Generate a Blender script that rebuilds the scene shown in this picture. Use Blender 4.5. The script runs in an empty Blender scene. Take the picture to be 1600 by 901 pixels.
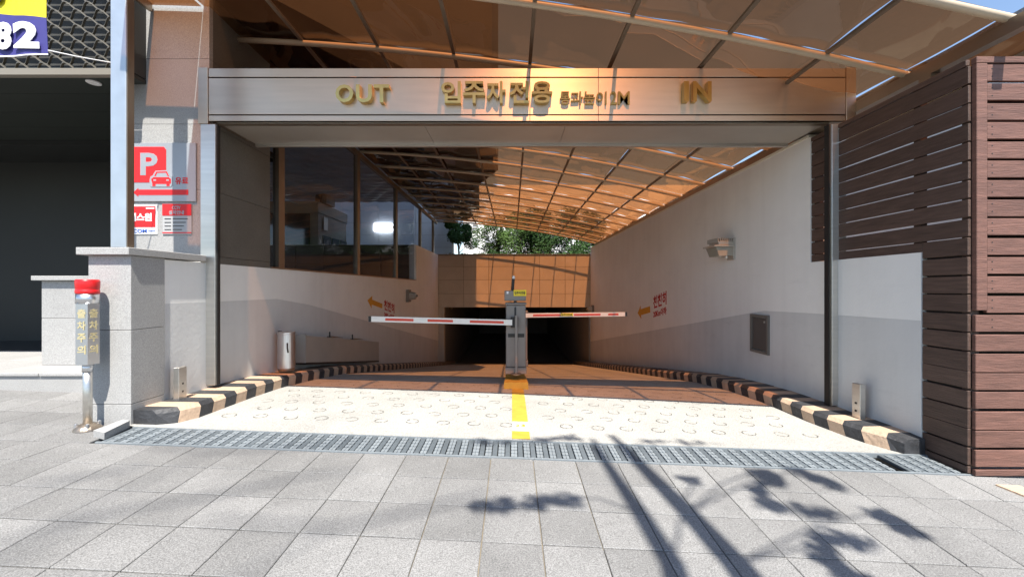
import bpy, bmesh, math, random
import numpy as np
from mathutils import Vector, Matrix
random.seed(7)
R = math.radians
scene = bpy.context.scene
C = scene.collection

# ------------------------------------------------------------------ camera, world, sun, exposure
# world units are metres, x right, y into the ramp, z up; z = 0 is the height of the lens
F = 641.0                                              # focal length in photograph pixels (1600 wide)
cam_d = bpy.data.cameras.new('camera'); cam = bpy.data.objects.new('camera', cam_d); C.objects.link(cam)
cam.location = (0, 0, 0); cam.rotation_euler = (R(90), 0, 0)
cam_d.sensor_width = 36.0; cam_d.lens = F / 1600 * 36; cam_d.clip_start = 0.05; cam_d.clip_end = 2000
scene.camera = cam
SUN = Vector((-0.17, 1.0, -1.85)).normalized()          # the way sunlight travels
world = bpy.data.worlds.new('World'); scene.world = world; world.use_nodes = True
wn = world.node_tree.nodes; wl = world.node_tree.links
bg = wn['Background']; bg.inputs['Strength'].default_value = 0.115
sky = wn.new('ShaderNodeTexSky'); sky.sky_type = 'NISHITA'; sky.sun_disc = False
sky.sun_elevation = math.asin(-SUN.z); sky.sun_rotation = math.atan2(-SUN.x, -SUN.y)
sky.air_density = 1.0; sky.dust_density = 0.6; sky.ozone_density = 1.0
wl.new(sky.outputs['Color'], bg.inputs['Color'])
sun_d = bpy.data.lights.new('sun', 'SUN'); sun_d.energy = 5.0; sun_d.angle = R(0.53); sun_d.color = (1.0, 0.95, 0.87)
sun = bpy.data.objects.new('sun', sun_d); C.objects.link(sun)
sun.rotation_euler = SUN.to_track_quat('-Z', 'Y').to_euler(); sun.location = (0, -10, 20)
vs = scene.view_settings
vs.view_transform = 'Standard'; vs.look = 'None'; vs.gamma = 1.0; vs.use_curve_mapping = False
vs.exposure = 1.1
cy = scene.cycles
cy.max_bounces = 10; cy.diffuse_bounces = 5; cy.glossy_bounces = 4; cy.transparent_max_bounces = 24
cy.transmission_bounces = 6; cy.caustics_reflective = False; cy.caustics_refractive = False
cy.sample_clamp_indirect = 6.0; cy.use_denoising = True

# ------------------------------------------------------------------ helpers
def px(x, y, Y):
    """a point seen at pixel (x, y) of the photograph that lies Y metres in front of the lens"""
    return Vector(((x - 800) * Y / F, Y, (450.5 - y) * Y / F))
def PX(x, Y): return (x - 800) * Y / F
def PZ(y, Y): return (450.5 - y) * Y / F

MATS = {}
def mat(name, col, rough=0.7, metal=0.0, var=0.0, vscale=4.0, speck=0.0, sscale=160.0, bump=0.0, bscale=60.0,
        rand=0.0, stretch=None, emit=0.0, aniso=0.0, spec=0.5, coat=0.0, stain=0.0, tangent=None, streak=0.0):
    if name in MATS: return MATS[name]
    m = bpy.data.materials.new(name); m.use_nodes = True
    nt = m.node_tree; N = nt.nodes; L = nt.links
    b = N['Principled BSDF']
    b.inputs['Roughness'].default_value = rough; b.inputs['Metallic'].default_value = metal
    b.inputs['Specular IOR Level'].default_value = spec
    b.inputs['Coat Weight'].default_value = coat
    if aniso:
        b.inputs['Anisotropic'].default_value = aniso
    if tangent:
        tv = N.new('ShaderNodeCombineXYZ')
        for k in range(3): tv.inputs[k].default_value = tangent[k]
        L.new(tv.outputs[0], b.inputs['Tangent'])
    tc = N.new('ShaderNodeTexCoord')
    src = tc.outputs['Object']
    if stretch:
        mp = N.new('ShaderNodeMapping'); mp.inputs['Scale'].default_value = stretch
        L.new(src, mp.inputs['Vector']); src = mp.outputs['Vector']
    if rand or True:
        oi = N.new('ShaderNodeObjectInfo')
        va = N.new('ShaderNodeVectorMath'); va.operation = 'ADD'
        sc_ = N.new('ShaderNodeVectorMath'); sc_.operation = 'SCALE'
        cmb = N.new('ShaderNodeCombineXYZ')
        for k in range(3): L.new(oi.outputs['Random'], cmb.inputs[k])
        L.new(cmb.outputs[0], sc_.inputs[0]); sc_.inputs['Scale'].default_value = 37.0
        L.new(src, va.inputs[0]); L.new(sc_.outputs[0], va.inputs[1]); src = va.outputs[0]
    rgb = N.new('ShaderNodeRGB'); rgb.outputs[0].default_value = (*col, 1)
    cur = rgb.outputs[0]
    def mul(cur, fac_out, lo, hi, frm=(0.25, 0.75)):
        mr = N.new('ShaderNodeMapRange'); mr.inputs['From Min'].default_value = frm[0]; mr.inputs['From Max'].default_value = frm[1]
        mr.inputs['To Min'].default_value = lo; mr.inputs['To Max'].default_value = hi
        L.new(fac_out, mr.inputs['Value'])
        v = N.new('ShaderNodeVectorMath'); v.operation = 'SCALE'
        L.new(cur, v.inputs[0]); L.new(mr.outputs[0], v.inputs['Scale'])
        return v.outputs[0]
    if var:
        n = N.new('ShaderNodeTexNoise'); n.inputs['Scale'].default_value = vscale; n.inputs['Detail'].default_value = 6
        L.new(src, n.inputs['Vector']); cur = mul(cur, n.outputs['Fac'], 1 - var, 1 + var)
    if stain:
        n = N.new('ShaderNodeTexNoise'); n.inputs['Scale'].default_value = 1.3; n.inputs['Detail'].default_value = 8; n.inputs['Roughness'].default_value = 0.7
        gm = N.new('ShaderNodeNewGeometry')
        L.new(gm.outputs['Position'], n.inputs['Vector']); cur = mul(cur, n.outputs['Fac'], 1.0, 1 - stain, (0.45, 0.72))
    if streak:
        gm = N.new('ShaderNodeNewGeometry'); mp2 = N.new('ShaderNodeMapping'); mp2.inputs['Scale'].default_value = (7, 7, .35)
        n = N.new('ShaderNodeTexNoise'); n.inputs['Scale'].default_value = 1.0; n.inputs['Detail'].default_value = 6
        L.new(gm.outputs['Position'], mp2.inputs['Vector']); L.new(mp2.outputs[0], n.inputs['Vector'])
        cur = mul(cur, n.outputs['Fac'], 1.0, 1 - streak, (0.45, 0.75))
        mp3 = N.new('ShaderNodeMapping'); mp3.inputs['Scale'].default_value = (1.6, 1.6, 9)
        n = N.new('ShaderNodeTexNoise'); n.inputs['Scale'].default_value = 1.0; n.inputs['Detail'].default_value = 5; n.inputs['Roughness'].default_value = .7
        L.new(gm.outputs['Position'], mp3.inputs['Vector']); L.new(mp3.outputs[0], n.inputs['Vector'])
        cur = mul(cur, n.outputs['Fac'], 1.0, 1 - streak * 1.3, (0.60, 0.74))
    if speck:
        n = N.new('ShaderNodeTexNoise'); n.inputs['Scale'].default_value = sscale; n.inputs['Detail'].default_value = 2
        L.new(src, n.inputs['Vector']); cur = mul(cur, n.outputs['Fac'], 1 - speck, 1 + speck, (0.35, 0.65))
    if rand:
        cur = mul(cur, oi.outputs['Random'], 1 - rand, 1 + rand, (0, 1))
    L.new(cur, b.inputs['Base Color'])
    if bump:
        n = N.new('ShaderNodeTexNoise'); n.inputs['Scale'].default_value = bscale; n.inputs['Detail'].default_value = 4
        L.new(src, n.inputs['Vector'])
        bp = N.new('ShaderNodeBump'); bp.inputs['Strength'].default_value = bump; bp.inputs['Distance'].default_value = 0.02
        L.new(n.outputs['Fac'], bp.inputs['Height']); L.new(bp.outputs[0], b.inputs['Normal'])
    if emit:
        b.inputs['Emission Color'].default_value = (*col, 1); b.inputs['Emission Strength'].default_value = emit
    MATS[name] = m
    return m

def glass_mat(name, tint, refl=0.06, rough=0.02, bump=0.0, bscale=2.0, edge=1.0, scatter=0.0, scol=(1, 1, 1)):
    """sheet that lets tinted light straight through and mirrors a little of what is in front of it"""
    m = bpy.data.materials.new(name); m.use_nodes = True
    nt = m.node_tree; N = nt.nodes; L = nt.links
    N.remove(N['Principled BSDF']); out = N['Material Output']
    tr = N.new('ShaderNodeBsdfTransparent'); tr.inputs['Color'].default_value = (*tint, 1)
    gl = N.new('ShaderNodeBsdfGlossy'); gl.inputs['Roughness'].default_value = rough
    lw = N.new('ShaderNodeLayerWeight')
    pw = N.new('ShaderNodeMath'); pw.operation = 'POWER'; pw.inputs[1].default_value = 5.0
    ad = N.new('ShaderNodeMath'); ad.operation = 'MULTIPLY_ADD'; ad.inputs[1].default_value = (1 - refl) * edge; ad.inputs[2].default_value = refl; ad.use_clamp = True
    mx = N.new('ShaderNodeMixShader')
    L.new(lw.outputs['Facing'], pw.inputs[0]); L.new(pw.outputs[0], ad.inputs[0]); L.new(ad.outputs[0], mx.inputs[0])
    body = tr.outputs[0]
    if scatter:
        tl = N.new('ShaderNodeBsdfTranslucent'); tl.inputs['Color'].default_value = (*scol, 1)
        m2 = N.new('ShaderNodeMixShader')
        n2 = N.new('ShaderNodeTexNoise'); n2.inputs['Scale'].default_value = 1.1; n2.inputs['Detail'].default_value = 7; n2.inputs['Roughness'].default_value = .65
        ge = N.new('ShaderNodeNewGeometry'); L.new(ge.outputs['Position'], n2.inputs['Vector'])
        mr = N.new('ShaderNodeMapRange'); mr.inputs['From Min'].default_value = .3; mr.inputs['From Max'].default_value = .7
        mr.inputs['To Min'].default_value = scatter * .7; mr.inputs['To Max'].default_value = scatter * 1.4
        L.new(n2.outputs['Fac'], mr.inputs['Value']); L.new(mr.outputs[0], m2.inputs[0])
        L.new(tr.outputs[0], m2.inputs[1]); L.new(tl.outputs[0], m2.inputs[2]); body = m2.outputs[0]
    L.new(body, mx.inputs[1]); L.new(gl.outputs[0], mx.inputs[2]); L.new(mx.outputs[0], out.inputs['Surface'])
    if bump:
        tc = N.new('ShaderNodeTexCoord'); oi = N.new('ShaderNodeObjectInfo')
        va = N.new('ShaderNodeVectorMath'); va.operation = 'ADD'
        L.new(tc.outputs['Object'], va.inputs[0]); L.new(oi.outputs['Location'], va.inputs[1])
        n = N.new('ShaderNodeTexNoise'); n.inputs['Scale'].default_value = bscale; n.inputs['Detail'].default_value = 1.5
        L.new(va.outputs[0], n.inputs['Vector'])
        bp = N.new('ShaderNodeBump'); bp.inputs['Strength'].default_value = bump; bp.inputs['Distance'].default_value = 0.05
        L.new(n.outputs['Fac'], bp.inputs['Height']); L.new(bp.outputs[0], gl.inputs['Normal']); L.new(bp.outputs[0], lw.inputs['Normal'])
    MATS[name] = m
    return m

def wpos(o):
    p = Vector((0, 0, 0))
    while o: p += o.location; o = o.parent
    return p

class MB:
    """collects shapes in world coordinates, then links them as ONE mesh object"""
    def __init__(s): s.v = []; s.f = []; s.m = []
    def add(s, vs_, fs, mi=0):
        k = len(s.v); s.v += [tuple(v) for v in vs_]; s.f += [tuple(i + k for i in f) for f in fs]; s.m += [mi] * len(fs); return s
    def hexa(s, p, mi=0):      # p: 4 bottom (ccw from above) then 4 top
        return s.add(p, [(3, 2, 1, 0), (4, 5, 6, 7), (0, 1, 5, 4), (1, 2, 6, 5), (2, 3, 7, 6), (3, 0, 4, 7)], mi)
    def box(s, x0, x1, y0, y1, z0, z1, bev=0.0, mi=0):
        if bev <= 0:
            return s.hexa([(x0, y0, z0), (x1, y0, z0), (x1, y1, z0), (x0, y1, z0), (x0, y0, z1), (x1, y0, z1), (x1, y1, z1), (x0, y1, z1)], mi)
        bm = bmesh.new(); bmesh.ops.create_cube(bm, size=1)
        for v in bm.verts:
            v.co = Vector((x0 + (v.co.x + .5) * (x1 - x0), y0 + (v.co.y + .5) * (y1 - y0), z0 + (v.co.z + .5) * (z1 - z0)))
        bmesh.ops.bevel(bm, geom=list(bm.edges), offset=bev, segments=1, affect='EDGES')
        bm.verts.index_update()
        s.add([v.co.copy() for v in bm.verts], [[v.index for v in f.verts] for f in bm.faces], mi); bm.free(); return s
    def prism(s, poly, axis, a0, a1, mi=0):     # poly of 2d points, extruded along axis
        n = len(poly)
        def P(u, w, a): return {'x': (a, u, w), 'y': (u, a, w), 'z': (u, w, a)}[axis]
        vs_ = [P(u, w, a0) for u, w in poly] + [P(u, w, a1) for u, w in poly]
        fs = [tuple(range(n - 1, -1, -1)), tuple(range(n, 2 * n))] + [(i, (i + 1) % n, n + (i + 1) % n, n + i) for i in range(n)]
        return s.add(vs_, fs, mi)
    def tube(s, pts, rad, n=8, mi=0, cap=True):
        pts = [Vector(p) for p in pts]
        rad = rad if isinstance(rad, (list, tuple)) else [rad] * len(pts)
        rings = []; ref = None
        for i, p in enumerate(pts):
            d = (pts[min(i + 1, len(pts) - 1)] - pts[max(i - 1, 0)]).normalized()
            if ref is None: ref = Vector((0, 0, 1)) if abs(d.z) < .9 else Vector((1, 0, 0))
            u = d.cross(ref).normalized(); w = u.cross(d).normalized(); ref = w
            rings.append([p + (u * math.cos(2 * math.pi * k / n) + w * math.sin(2 * math.pi * k / n)) * rad[i] for k in range(n)])
        vs_ = [v for r in rings for v in r]; fs = []
        for i in range(len(pts) - 1):
            for k in range(n):
                fs.append((i * n + k, i * n + (k + 1) % n, (i + 1) * n + (k + 1) % n, (i + 1) * n + k))
        if cap: fs += [tuple(range(n - 1, -1, -1)), tuple((len(pts) - 1) * n + k for k in range(n))]
        return s.add(vs_, fs, mi)
    def lathe(s, c, prof, n=24, mi=0):          # prof: (radius, z) from bottom to top
        vs_ = []; fs = []
        for r, z in prof:
            vs_ += [(c[0] + r * math.cos(2 * math.pi * k / n), c[1] + r * math.sin(2 * math.pi * k / n), c[2] + z) for k in range(n)]
        for i in range(len(prof) - 1):
            for k in range(n):
                fs.append((i * n + k, i * n + (k + 1) % n, (i + 1) * n + (k + 1) % n, (i + 1) * n + k))
        fs += [tuple(range(n - 1, -1, -1)), tuple((len(prof) - 1) * n + k for k in range(n))]
        return s.add(vs_, fs, mi)
    def build(s, name, m, parent=None, smooth=False, origin=None):
        me = bpy.data.meshes.new(name)
        V = np.array(s.v, dtype=float)
        if parent is not None and origin is None: off = np.array(wpos(parent)); o_loc = None
        elif origin is not None: off = np.array(origin, dtype=float)
        else:
            off = np.array([(V[:, 0].min() + V[:, 0].max()) / 2, (V[:, 1].min() + V[:, 1].max()) / 2, V[:, 2].min()])
        me.from_pydata([tuple(r) for r in (V - off)], [], s.f)
        for mm in (m if isinstance(m, (list, tuple)) else [m]): me.materials.append(mm)
        for p, k in zip(me.polygons, s.m): p.material_index = k; p.use_smooth = smooth
        me.update()
        o = bpy.data.objects.new(name, me); C.objects.link(o)
        if parent is not None:
            o.parent = parent
            if origin is not None: o.location = Vector(origin) - wpos(parent)
        else: o.location = Vector(off)
        return o

def tag(o, label=None, cat=None, group=None, kind=None):
    if label: o['label'] = label
    if cat: o['category'] = cat
    if group: o['group'] = group
    if kind: o['kind'] = kind
    return o
def thing(name, loc, label, cat, group=None):
    o = bpy.data.objects.new(name, None); C.objects.link(o); o.location = Vector(loc); o.empty_display_size = .1
    return tag(o, label, cat, group)
def box(name, x0, x1, y0, y1, z0, z1, m, parent=None, bev=0.0):
    return MB().box(x0, x1, y0, y1, z0, z1, bev).build(name, m, parent)
def share(o, name, loc, parent):
    """another piece with the same mesh; loc is in world coordinates"""
    c = bpy.data.objects.new(name, o.data); C.objects.link(c); c.parent = parent
    c.location = Vector(loc) - wpos(parent); return c

FONT_CACHE = {}
def glyph_mesh(txt, bold=0.012):
    """outline of a word as flat polygons: verts (x, z) and faces, scaled to the unit box"""
    key = (txt, bold)
    if key in FONT_CACHE: return FONT_CACHE[key]
    cu = bpy.data.curves.new('lettering', 'FONT'); cu.body = txt; cu.size = 1.0; cu.offset = bold; cu.extrude = 0.05; cu.resolution_u = 3
    ob = bpy.data.objects.new('lettering', cu); C.objects.link(ob)
    dg = bpy.context.evaluated_depsgraph_get(); dg.update()
    me = bpy.data.meshes.new_from_object(ob.evaluated_get(dg))
    V = np.array([v.co[:] for v in me.vertices]); Fc = [tuple(p.vertices) for p in me.polygons]
    bpy.data.objects.remove(ob); bpy.data.curves.remove(cu); bpy.data.meshes.remove(me)
    mn = V.min(0); mx_ = V.max(0); V = (V - mn) / np.maximum(mx_ - mn, 1e-6)
    FONT_CACHE[key] = (V, Fc)
    return FONT_CACHE[key]
def letter(name, txt, o, ux, uz, un, w, h, d, m, parent, bold=0.012):
    """raised lettering: lower-left corner o, directions ux (reading), uz (up), un (out of the surface), size w x h, depth d"""
    V, Fc = glyph_mesh(txt, bold)
    o, ux, uz, un = Vector(o), Vector(ux), Vector(uz), Vector(un)
    mb = MB(); mb.add([o + ux * (a * w) + uz * (b * h) + un * (c * d) for a, b, c in V], Fc)
    return mb.build(name, m, parent)

# ------------------------------------------------------------------ ground heights
def zc(Y): return float(np.interp(Y, [-1.5, 2.024, 3.25, 4.3, 4.8, 5.5, 6.5, 8.36, 11.6, 17, 22, 24, 60],
                                  [-1.4277, -1.255, -1.195, -1.22, -1.24, -1.30, -1.42, -1.73, -2.27, -3.17, -4.0, -4.15, -4.15]))
def lat(Y): return float(np.interp(Y, [1.8, 2.02, 2.32, 2.62, 2.92, 3.25, 4.3, 5.5, 12, 17, 30], [.05, .0498, .0445, .0418, .0373, .0355, .032, .025, .012, .004, 0]))
def gz(X, Y):
    if X < -3.06 and Y > 3.25: return -1.255 + .049 * (Y - 2.024) - X * lat(min(Y, 3.25)) * .92
    return zc(Y) - X * lat(Y)

# ------------------------------------------------------------------ materials
GRAN = mat('granite_paver', (.196, .194, .190), .75, var=.10, vscale=2.5, speck=.34, sscale=170, bump=.3, bscale=170, rand=.13, stain=.22)
GRANW = mat('granite_cladding', (.34, .336, .328), .6, var=.06, vscale=2, speck=.22, sscale=170, bump=.08, bscale=150, rand=.04)
GRANW_SHADE = mat('granite_shaded', (.13, .125, .11), .45, var=.12, vscale=3, speck=.2, sscale=150)  # granite with shade put into its colour, for the corner's inner side
JOINT = mat('joint_sand', (.22, .18, .12), .95, var=.3, vscale=9)
CONC = mat('apron_concrete', (.345, .337, .315), .85, var=.10, vscale=1.8, speck=.2, sscale=90, bump=.25, bscale=90, stain=.15)
ROAD = mat('asphalt', (.05, .05, .052), .9, speck=.3, sscale=120, bump=.3, bscale=150)
DIRT = mat('bare_soil', (.16, .13, .09), .95, var=.3, vscale=3, bump=.5, bscale=20)
WHITE = mat('white_wall_paint', (.88, .87, .84), .7, var=.03, vscale=1.2, bump=.08, bscale=25, stain=.06, streak=.04)
GREYP = mat('grey_wall_paint', (.66, .66, .65), .65, var=.04, vscale=1.5, bump=.08, bscale=25, stain=.09, streak=.06)
STONE = mat('beige_stone_panel', (.54, .48, .40), .65, var=.08, vscale=2, speck=.10, sscale=90, rand=.06)
STEEL = mat('brushed_steel', (.66, .64, .60), .42, metal=1.0, var=.08, vscale=2.2, stretch=(1, 1, 14), aniso=.55)
STEELP = mat('polished_steel', (.62, .63, .65), .32, metal=1.0, var=.06, vscale=3)
STEELD = mat('bronze_steel', (.33, .27, .21), .38, metal=.85, var=.12, vscale=3)
GALV = mat('galvanised_column', (.52, .56, .60), .42, metal=.75, var=.12, vscale=5)
HEADST = mat('header_steel', (.68, .575, .475), .44, metal=1.0, var=.07, vscale=1.6, stretch=(1, 1, 10), aniso=.9, tangent=(0, 0, 1))
BRASS = mat('brass_letter', (.60, .41, .14), .30, metal=1.0, var=.12, vscale=9)
TAN = mat('tan_tube_paint', (.52, .42, .30), .45, var=.06, vscale=3)
BRONZE = mat('bronze_bar_paint', (.16, .12, .085), .5, var=.1, vscale=4)
CREAM = mat('cream_gutter', (.78, .75, .62), .5, var=.06, vscale=3)
KBLACK = mat('kerb_black', (.035, .036, .04), .6, var=.35, vscale=9, bump=.4, bscale=30, stain=.0)
KCREAM = mat('kerb_cream', (.50, .36, .255), .7, var=.12, vscale=7, bump=.4, bscale=30, stain=.3)
YELL = mat('road_yellow', (.52, .32, .04), .7, var=.12, vscale=12, stain=.2)
YWORN = mat('worn_yellow', (.66, .60, .42), .8, var=.15, vscale=14)
GRATE = mat('grating_grey', (.25, .28, .30), .5, metal=.25, var=.1, vscale=30, rand=.08)
GRATED = mat('grating_bar_dark', (.12, .14, .155), .5, metal=.2, var=.12, vscale=25, rand=.12)
PIT = mat('drain_pit', (.012, .012, .012), .9)
WOOD = mat('stained_wood', (.145, .070, .052), .6, var=.30, vscale=5, stretch=(1, 1, 9), bump=.25, bscale=14, rand=.10)
WOOD_SHADE = mat('stained_wood_shaded', (.085, .052, .040), .6, var=.32, vscale=5, stretch=(9, 1, 9), bump=.25, bscale=14, rand=.16)  # same wood, darkened in colour for the shaded side of the fence
CAB = mat('barrier_cabinet', (.22, .20, .18), .45, var=.08, vscale=6)
BLACKP = mat('black_plastic', (.015, .015, .015), .5)
REDP = mat('red_plastic', (.62, .012, .015), .35, var=.05)
RED = mat('red_print', (.70, .012, .015), .5)
ARMW = mat('boom_white', (.78, .76, .70), .4, var=.05)
ARMR = mat('boom_red', (.62, .06, .03), .4)
SIGNG = mat('sign_grey', (.36, .37, .39), .4, metal=.3, var=.04)
SIGNW = mat('sign_white', (.80, .80, .80), .5)
SIGNY = mat('sign_yellow', (.80, .62, .02), .5)
BLUE = mat('sign_blue', (.03, .10, .42), .5)
NAVY = mat('banner_navy', (.045, .04, .20), .55, var=.08)
INK = mat('black_ink', (.02, .02, .02), .6)
ORANGE = mat('wall_orange_paint', (.72, .34, .03), .7, var=.1, vscale=15)
WRED = mat('wall_red_paint', (.50, .03, .02), .7, var=.15, vscale=20)
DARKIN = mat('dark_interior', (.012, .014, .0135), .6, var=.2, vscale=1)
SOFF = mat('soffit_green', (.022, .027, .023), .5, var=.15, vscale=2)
CEIL = mat('blue_ceiling', (.50, .56, .70), .5, var=.1, vscale=2)
TILEW = mat('pale_blue_tile', (.66, .72, .80), .4, var=.05, vscale=2, rand=.04)
BROWNT = mat('brown_tile', (.085, .06, .045), .5, var=.15, vscale=3, rand=.1)
BOOTH = mat('booth_panel', (.23, .21, .17), .55, var=.1, vscale=2)
DGLASS = mat('dark_window', (.012, .014, .015), .06, spec=.8)
MESHM = mat('mesh_screen', (.13, .12, .10), .5, metal=.3, var=.1)
LEAFA = mat('leaf_dark', (.03, .068, .016), .7, spec=.2, rand=.2, var=.35, vscale=3)
LEAFB = mat('leaf_mid', (.055, .10, .022), .7, spec=.2, rand=.2, var=.35, vscale=3)
BARK = mat('bark', (.12, .09, .065), .9, var=.3, vscale=12, bump=.6, bscale=25)
WBLD = mat('white_render', (.80, .80, .79), .7, var=.03)
SHUT = mat('grey_shutter', (.45, .47, .50), .5)
LAMP = mat('lit_lamp', (1.0, .97, .92), .4, emit=1.6)
FLOODG = mat('flood_glass', (.35, .33, .28), .15)
LAMPH = mat('lamp_housing', (.50, .49, .45), .4, metal=.5, var=.1)
AMBER = glass_mat('amber_sheet', (.38, .158, .062), .06, .03, bump=.4, bscale=1.6, scatter=.015, scol=(.55, .22, .09))
SMOKE = glass_mat('smoked_pane', (.80, .83, .88), .015, .01, edge=.22)

# ------------------------------------------------------------------ setting: road, pavement, ground
tag(MB().hexa([(-250, -300, -1.75), (250, -300, -1.75), (250, -1.62, -1.75), (-250, -1.62, -1.75), (-250, -300, -1.58), (250, -300, -1.58), (250, -1.62, -1.58), (-250, -1.62, -1.58)]).build('road', ROAD), kind='structure')
g = MB()
g.box(-250, -3.42, 6.62, 300, -1.6, -1.02); g.box(-250, -12.2, 3.9, 6.62, -1.6, -1.02)
g.box(3.6, 250, 3.2, 300, -1.8, -1.38)
tag(g.build('ground', DIRT), kind='structure')
# pavement: a mortar bed carrying separate granite slabs
bed = MB()
ys = [-1.6, 0, 1.0, 1.8, 2.02, 2.32, 2.62, 2.925]; xs = [-60, -12, -6, -3, 0, 3, 6, 12, 60]
def sheet(mb, xs, ys, zf, mi=0):
    k = len(mb.v); n = len(xs)
    vs_ = [(x, y, zf(x, y)) for y in ys for x in xs]
    mb.add(vs_, [(j * n + i, j * n + i + 1, (j + 1) * n + i + 1, (j + 1) * n + i) for j in range(len(ys) - 1) for i in range(n - 1)], mi)
sheet(bed, xs, ys, lambda x, y: gz(max(-14, min(14, x)), y) - .012)
sheet(bed, [-60, -12, -6, -3.40], [2.925, 3.25, 3.6, 4.1], lambda x, y: gz(max(-14, x), y) - .012)
sheet(bed, [3.27, 6, 12, 60], [2.925, 3.3], lambda x, y: gz(min(14, x), y) - .012)
pav = bed.build('pavement', JOINT); tag(pav, kind='structure')
def slab(mb, x0, x1, y0, y1, gap=.0022, h=.03, jig=.0014, gy=.0042):
    d = [random.uniform(-jig, jig) for _ in range(4)]
    c = [(x0 + gap, y0 + gy), (x1 - gap, y0 + gy), (x1 - gap, y1 - gy), (x0 + gap, y1 - gy)]
    b = .003
    ci = [(x0 + gap + b, y0 + gy + b), (x1 - gap - b, y0 + gy + b), (x1 - gap - b, y1 - gy - b), (x0 + gap + b, y1 - gy - b)]
    z = [gz(x, y) + e for (x, y), e in zip(c, d)]
    vs_ = [(x, y, zz - h) for (x, y), zz in zip(c, z)] + [(x, y, zz - b) for (x, y), zz in zip(c, z)] + [(x, y, zz) for (x, y), zz in zip(ci, z)]
    fs = [(0, 1, 5, 4), (1, 2, 6, 5), (2, 3, 7, 6), (3, 0, 4, 7), (4, 5, 9, 8), (5, 6, 10, 9), (6, 7, 11, 10), (7, 4, 8, 11), (8, 9, 10, 11)]
    mb.add(vs_, fs)
rest = MB(); nsl = 0
rows = [2.925 - .3 * k for k in range(1, 16)]
for r in rows:
    for k in range(-36, 36):
        x0 = .15 + .3 * k
        vis = r > 1.45 and abs(x0 + .15) < 1.32 * (r + .3) + .2
        if vis:
            s_ = MB(); slab(s_, x0, x0 + .3, r, r + .3); cx, cyy = x0 + .15, r + .15
            s_.build('paver', GRAN, pav, origin=(cx, cyy, gz(cx, cyy))); nsl += 1
        else: slab(rest, x0, x0 + .3, r, r + .3)
for j in range(4):                                   # the strip left of the pier, up to the platform step
    r = 2.925 + .29 * j
    for k in range(-26, 0):
        x1 = -3.41 - .3 * (-1 - k); x0 = x1 - .3
        if x0 > -6.1:
            s_ = MB(); slab(s_, x0, x1, r, r + .29)
            s_.build('paver', GRAN, pav, origin=((x0 + x1) / 2, r + .14, gz((x0 + x1) / 2, r + .14))); nsl += 1
        else: slab(rest, x0, x1, r, r + .29)
s_ = MB(); slab(s_, -3.41, -3.02, 2.925, 3.25); s_.build('paver', GRAN, pav, origin=(-3.2, 3.08, gz(-3.2, 3.08)))
for k in range(8): slab(rest, 3.42 + .3 * k, 3.72 + .3 * k, 2.925 - .0, 3.2)
ro = rest.build('paver_field', GRAN, pav); ro['kind'] = 'stuff'
bo = MB(); bo.hexa([(3.30, 2.80, gz(3.3, 2.8) - .02), (3.42, 2.40, gz(3.42, 2.4) - .02), (3.58, 2.40, gz(3.58, 2.4) - .02), (3.46, 2.80, gz(3.46, 2.8) - .02),
                    (3.30, 2.80, gz(3.3, 2.8) + .012), (3.42, 2.40, gz(3.42, 2.4) + .012), (3.58, 2.40, gz(3.58, 2.4) + .012), (3.46, 2.80, gz(3.46, 2.8) + .012)])
tag(bo.build('edging_strip', KCREAM), 'pale edging stone strip in the paving at the foot of the wooden fence corner', 'edging stone')

# ramp floor
fl = MB()
xs = [-3.06, -2.4, -1.2, 0, 1.2, 2.4, 3.27]
ys = [3.245, 3.6, 4.0, 4.3, 4.55, 4.8, 5.0, 5.25, 5.5, 5.75, 6.0, 6.25, 6.5, 7, 7.7, 8.36, 10, 11.6, 13, 15, 17, 19, 22, 24, 38]
sheet(fl, xs, ys, gz)
ramp = fl.build('ramp_floor', CONC, smooth=True); tag(ramp, kind='structure')
# pressed anti-slip rings in the concrete
def ring_mesh(seed):
    rnd = random.Random(seed); mb = MB(); n = 22; r0, r1 = .0485, .0575
    skip = rnd.randint(0, 21); keep = rnd.randint(16, 22)
    for k in range(n):
        if (k - skip) % n >= keep: continue
        a, b = 2 * math.pi * k / n, 2 * math.pi * (k + 1) / n
        w = rnd.uniform(.3, .95); ri = r1 - (r1 - r0) * w
        mb.add([(ri * math.cos(a), ri * math.sin(a), 0), (r1 * math.cos(a), r1 * math.sin(a), 0), (r1 * math.cos(b), r1 * math.sin(b), 0), (ri * math.cos(b), ri * math.sin(b), 0)], [(0, 1, 2, 3)])
    return mb
RINGM = mat('ring_dirt', (.15, .145, .13), .9, var=.35, vscale=20, rand=.15)
proto = []
for s_ in range(6):
    o = ring_mesh(s_).build('ring_mark', RINGM, ramp, origin=(0, 0, 0)); proto.append(o)
nr = 0
for j in range(9):
    Y = 3.62 + .262 * j
    for k in range(-10, 11):
        X = .27 * k + (.135 if j % 2 else 0) - .06
        if not (-2.55 < X < 2.75) or -.06 < X < .22: continue
        X += random.uniform(-.012, .012); Yj = Y + random.uniform(-.01, .01)
        if nr < 6: o = proto[nr]; o.location = Vector((X, Yj, gz(X, Yj) + .004)) - wpos(ramp)
        else: o = share(proto[random.randrange(6)], 'ring_mark', (X, Yj, gz(X, Yj) + .004), ramp)
        dy = (gz(X, Yj + .05) - gz(X, Yj - .05)) / .1; dx = (gz(X + .05, Yj) - gz(X - .05, Yj)) / .1
        o.rotation_euler = Vector((-dx, -dy, 1)).to_track_quat('Z', 'Y').to_euler(); nr += 1
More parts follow.
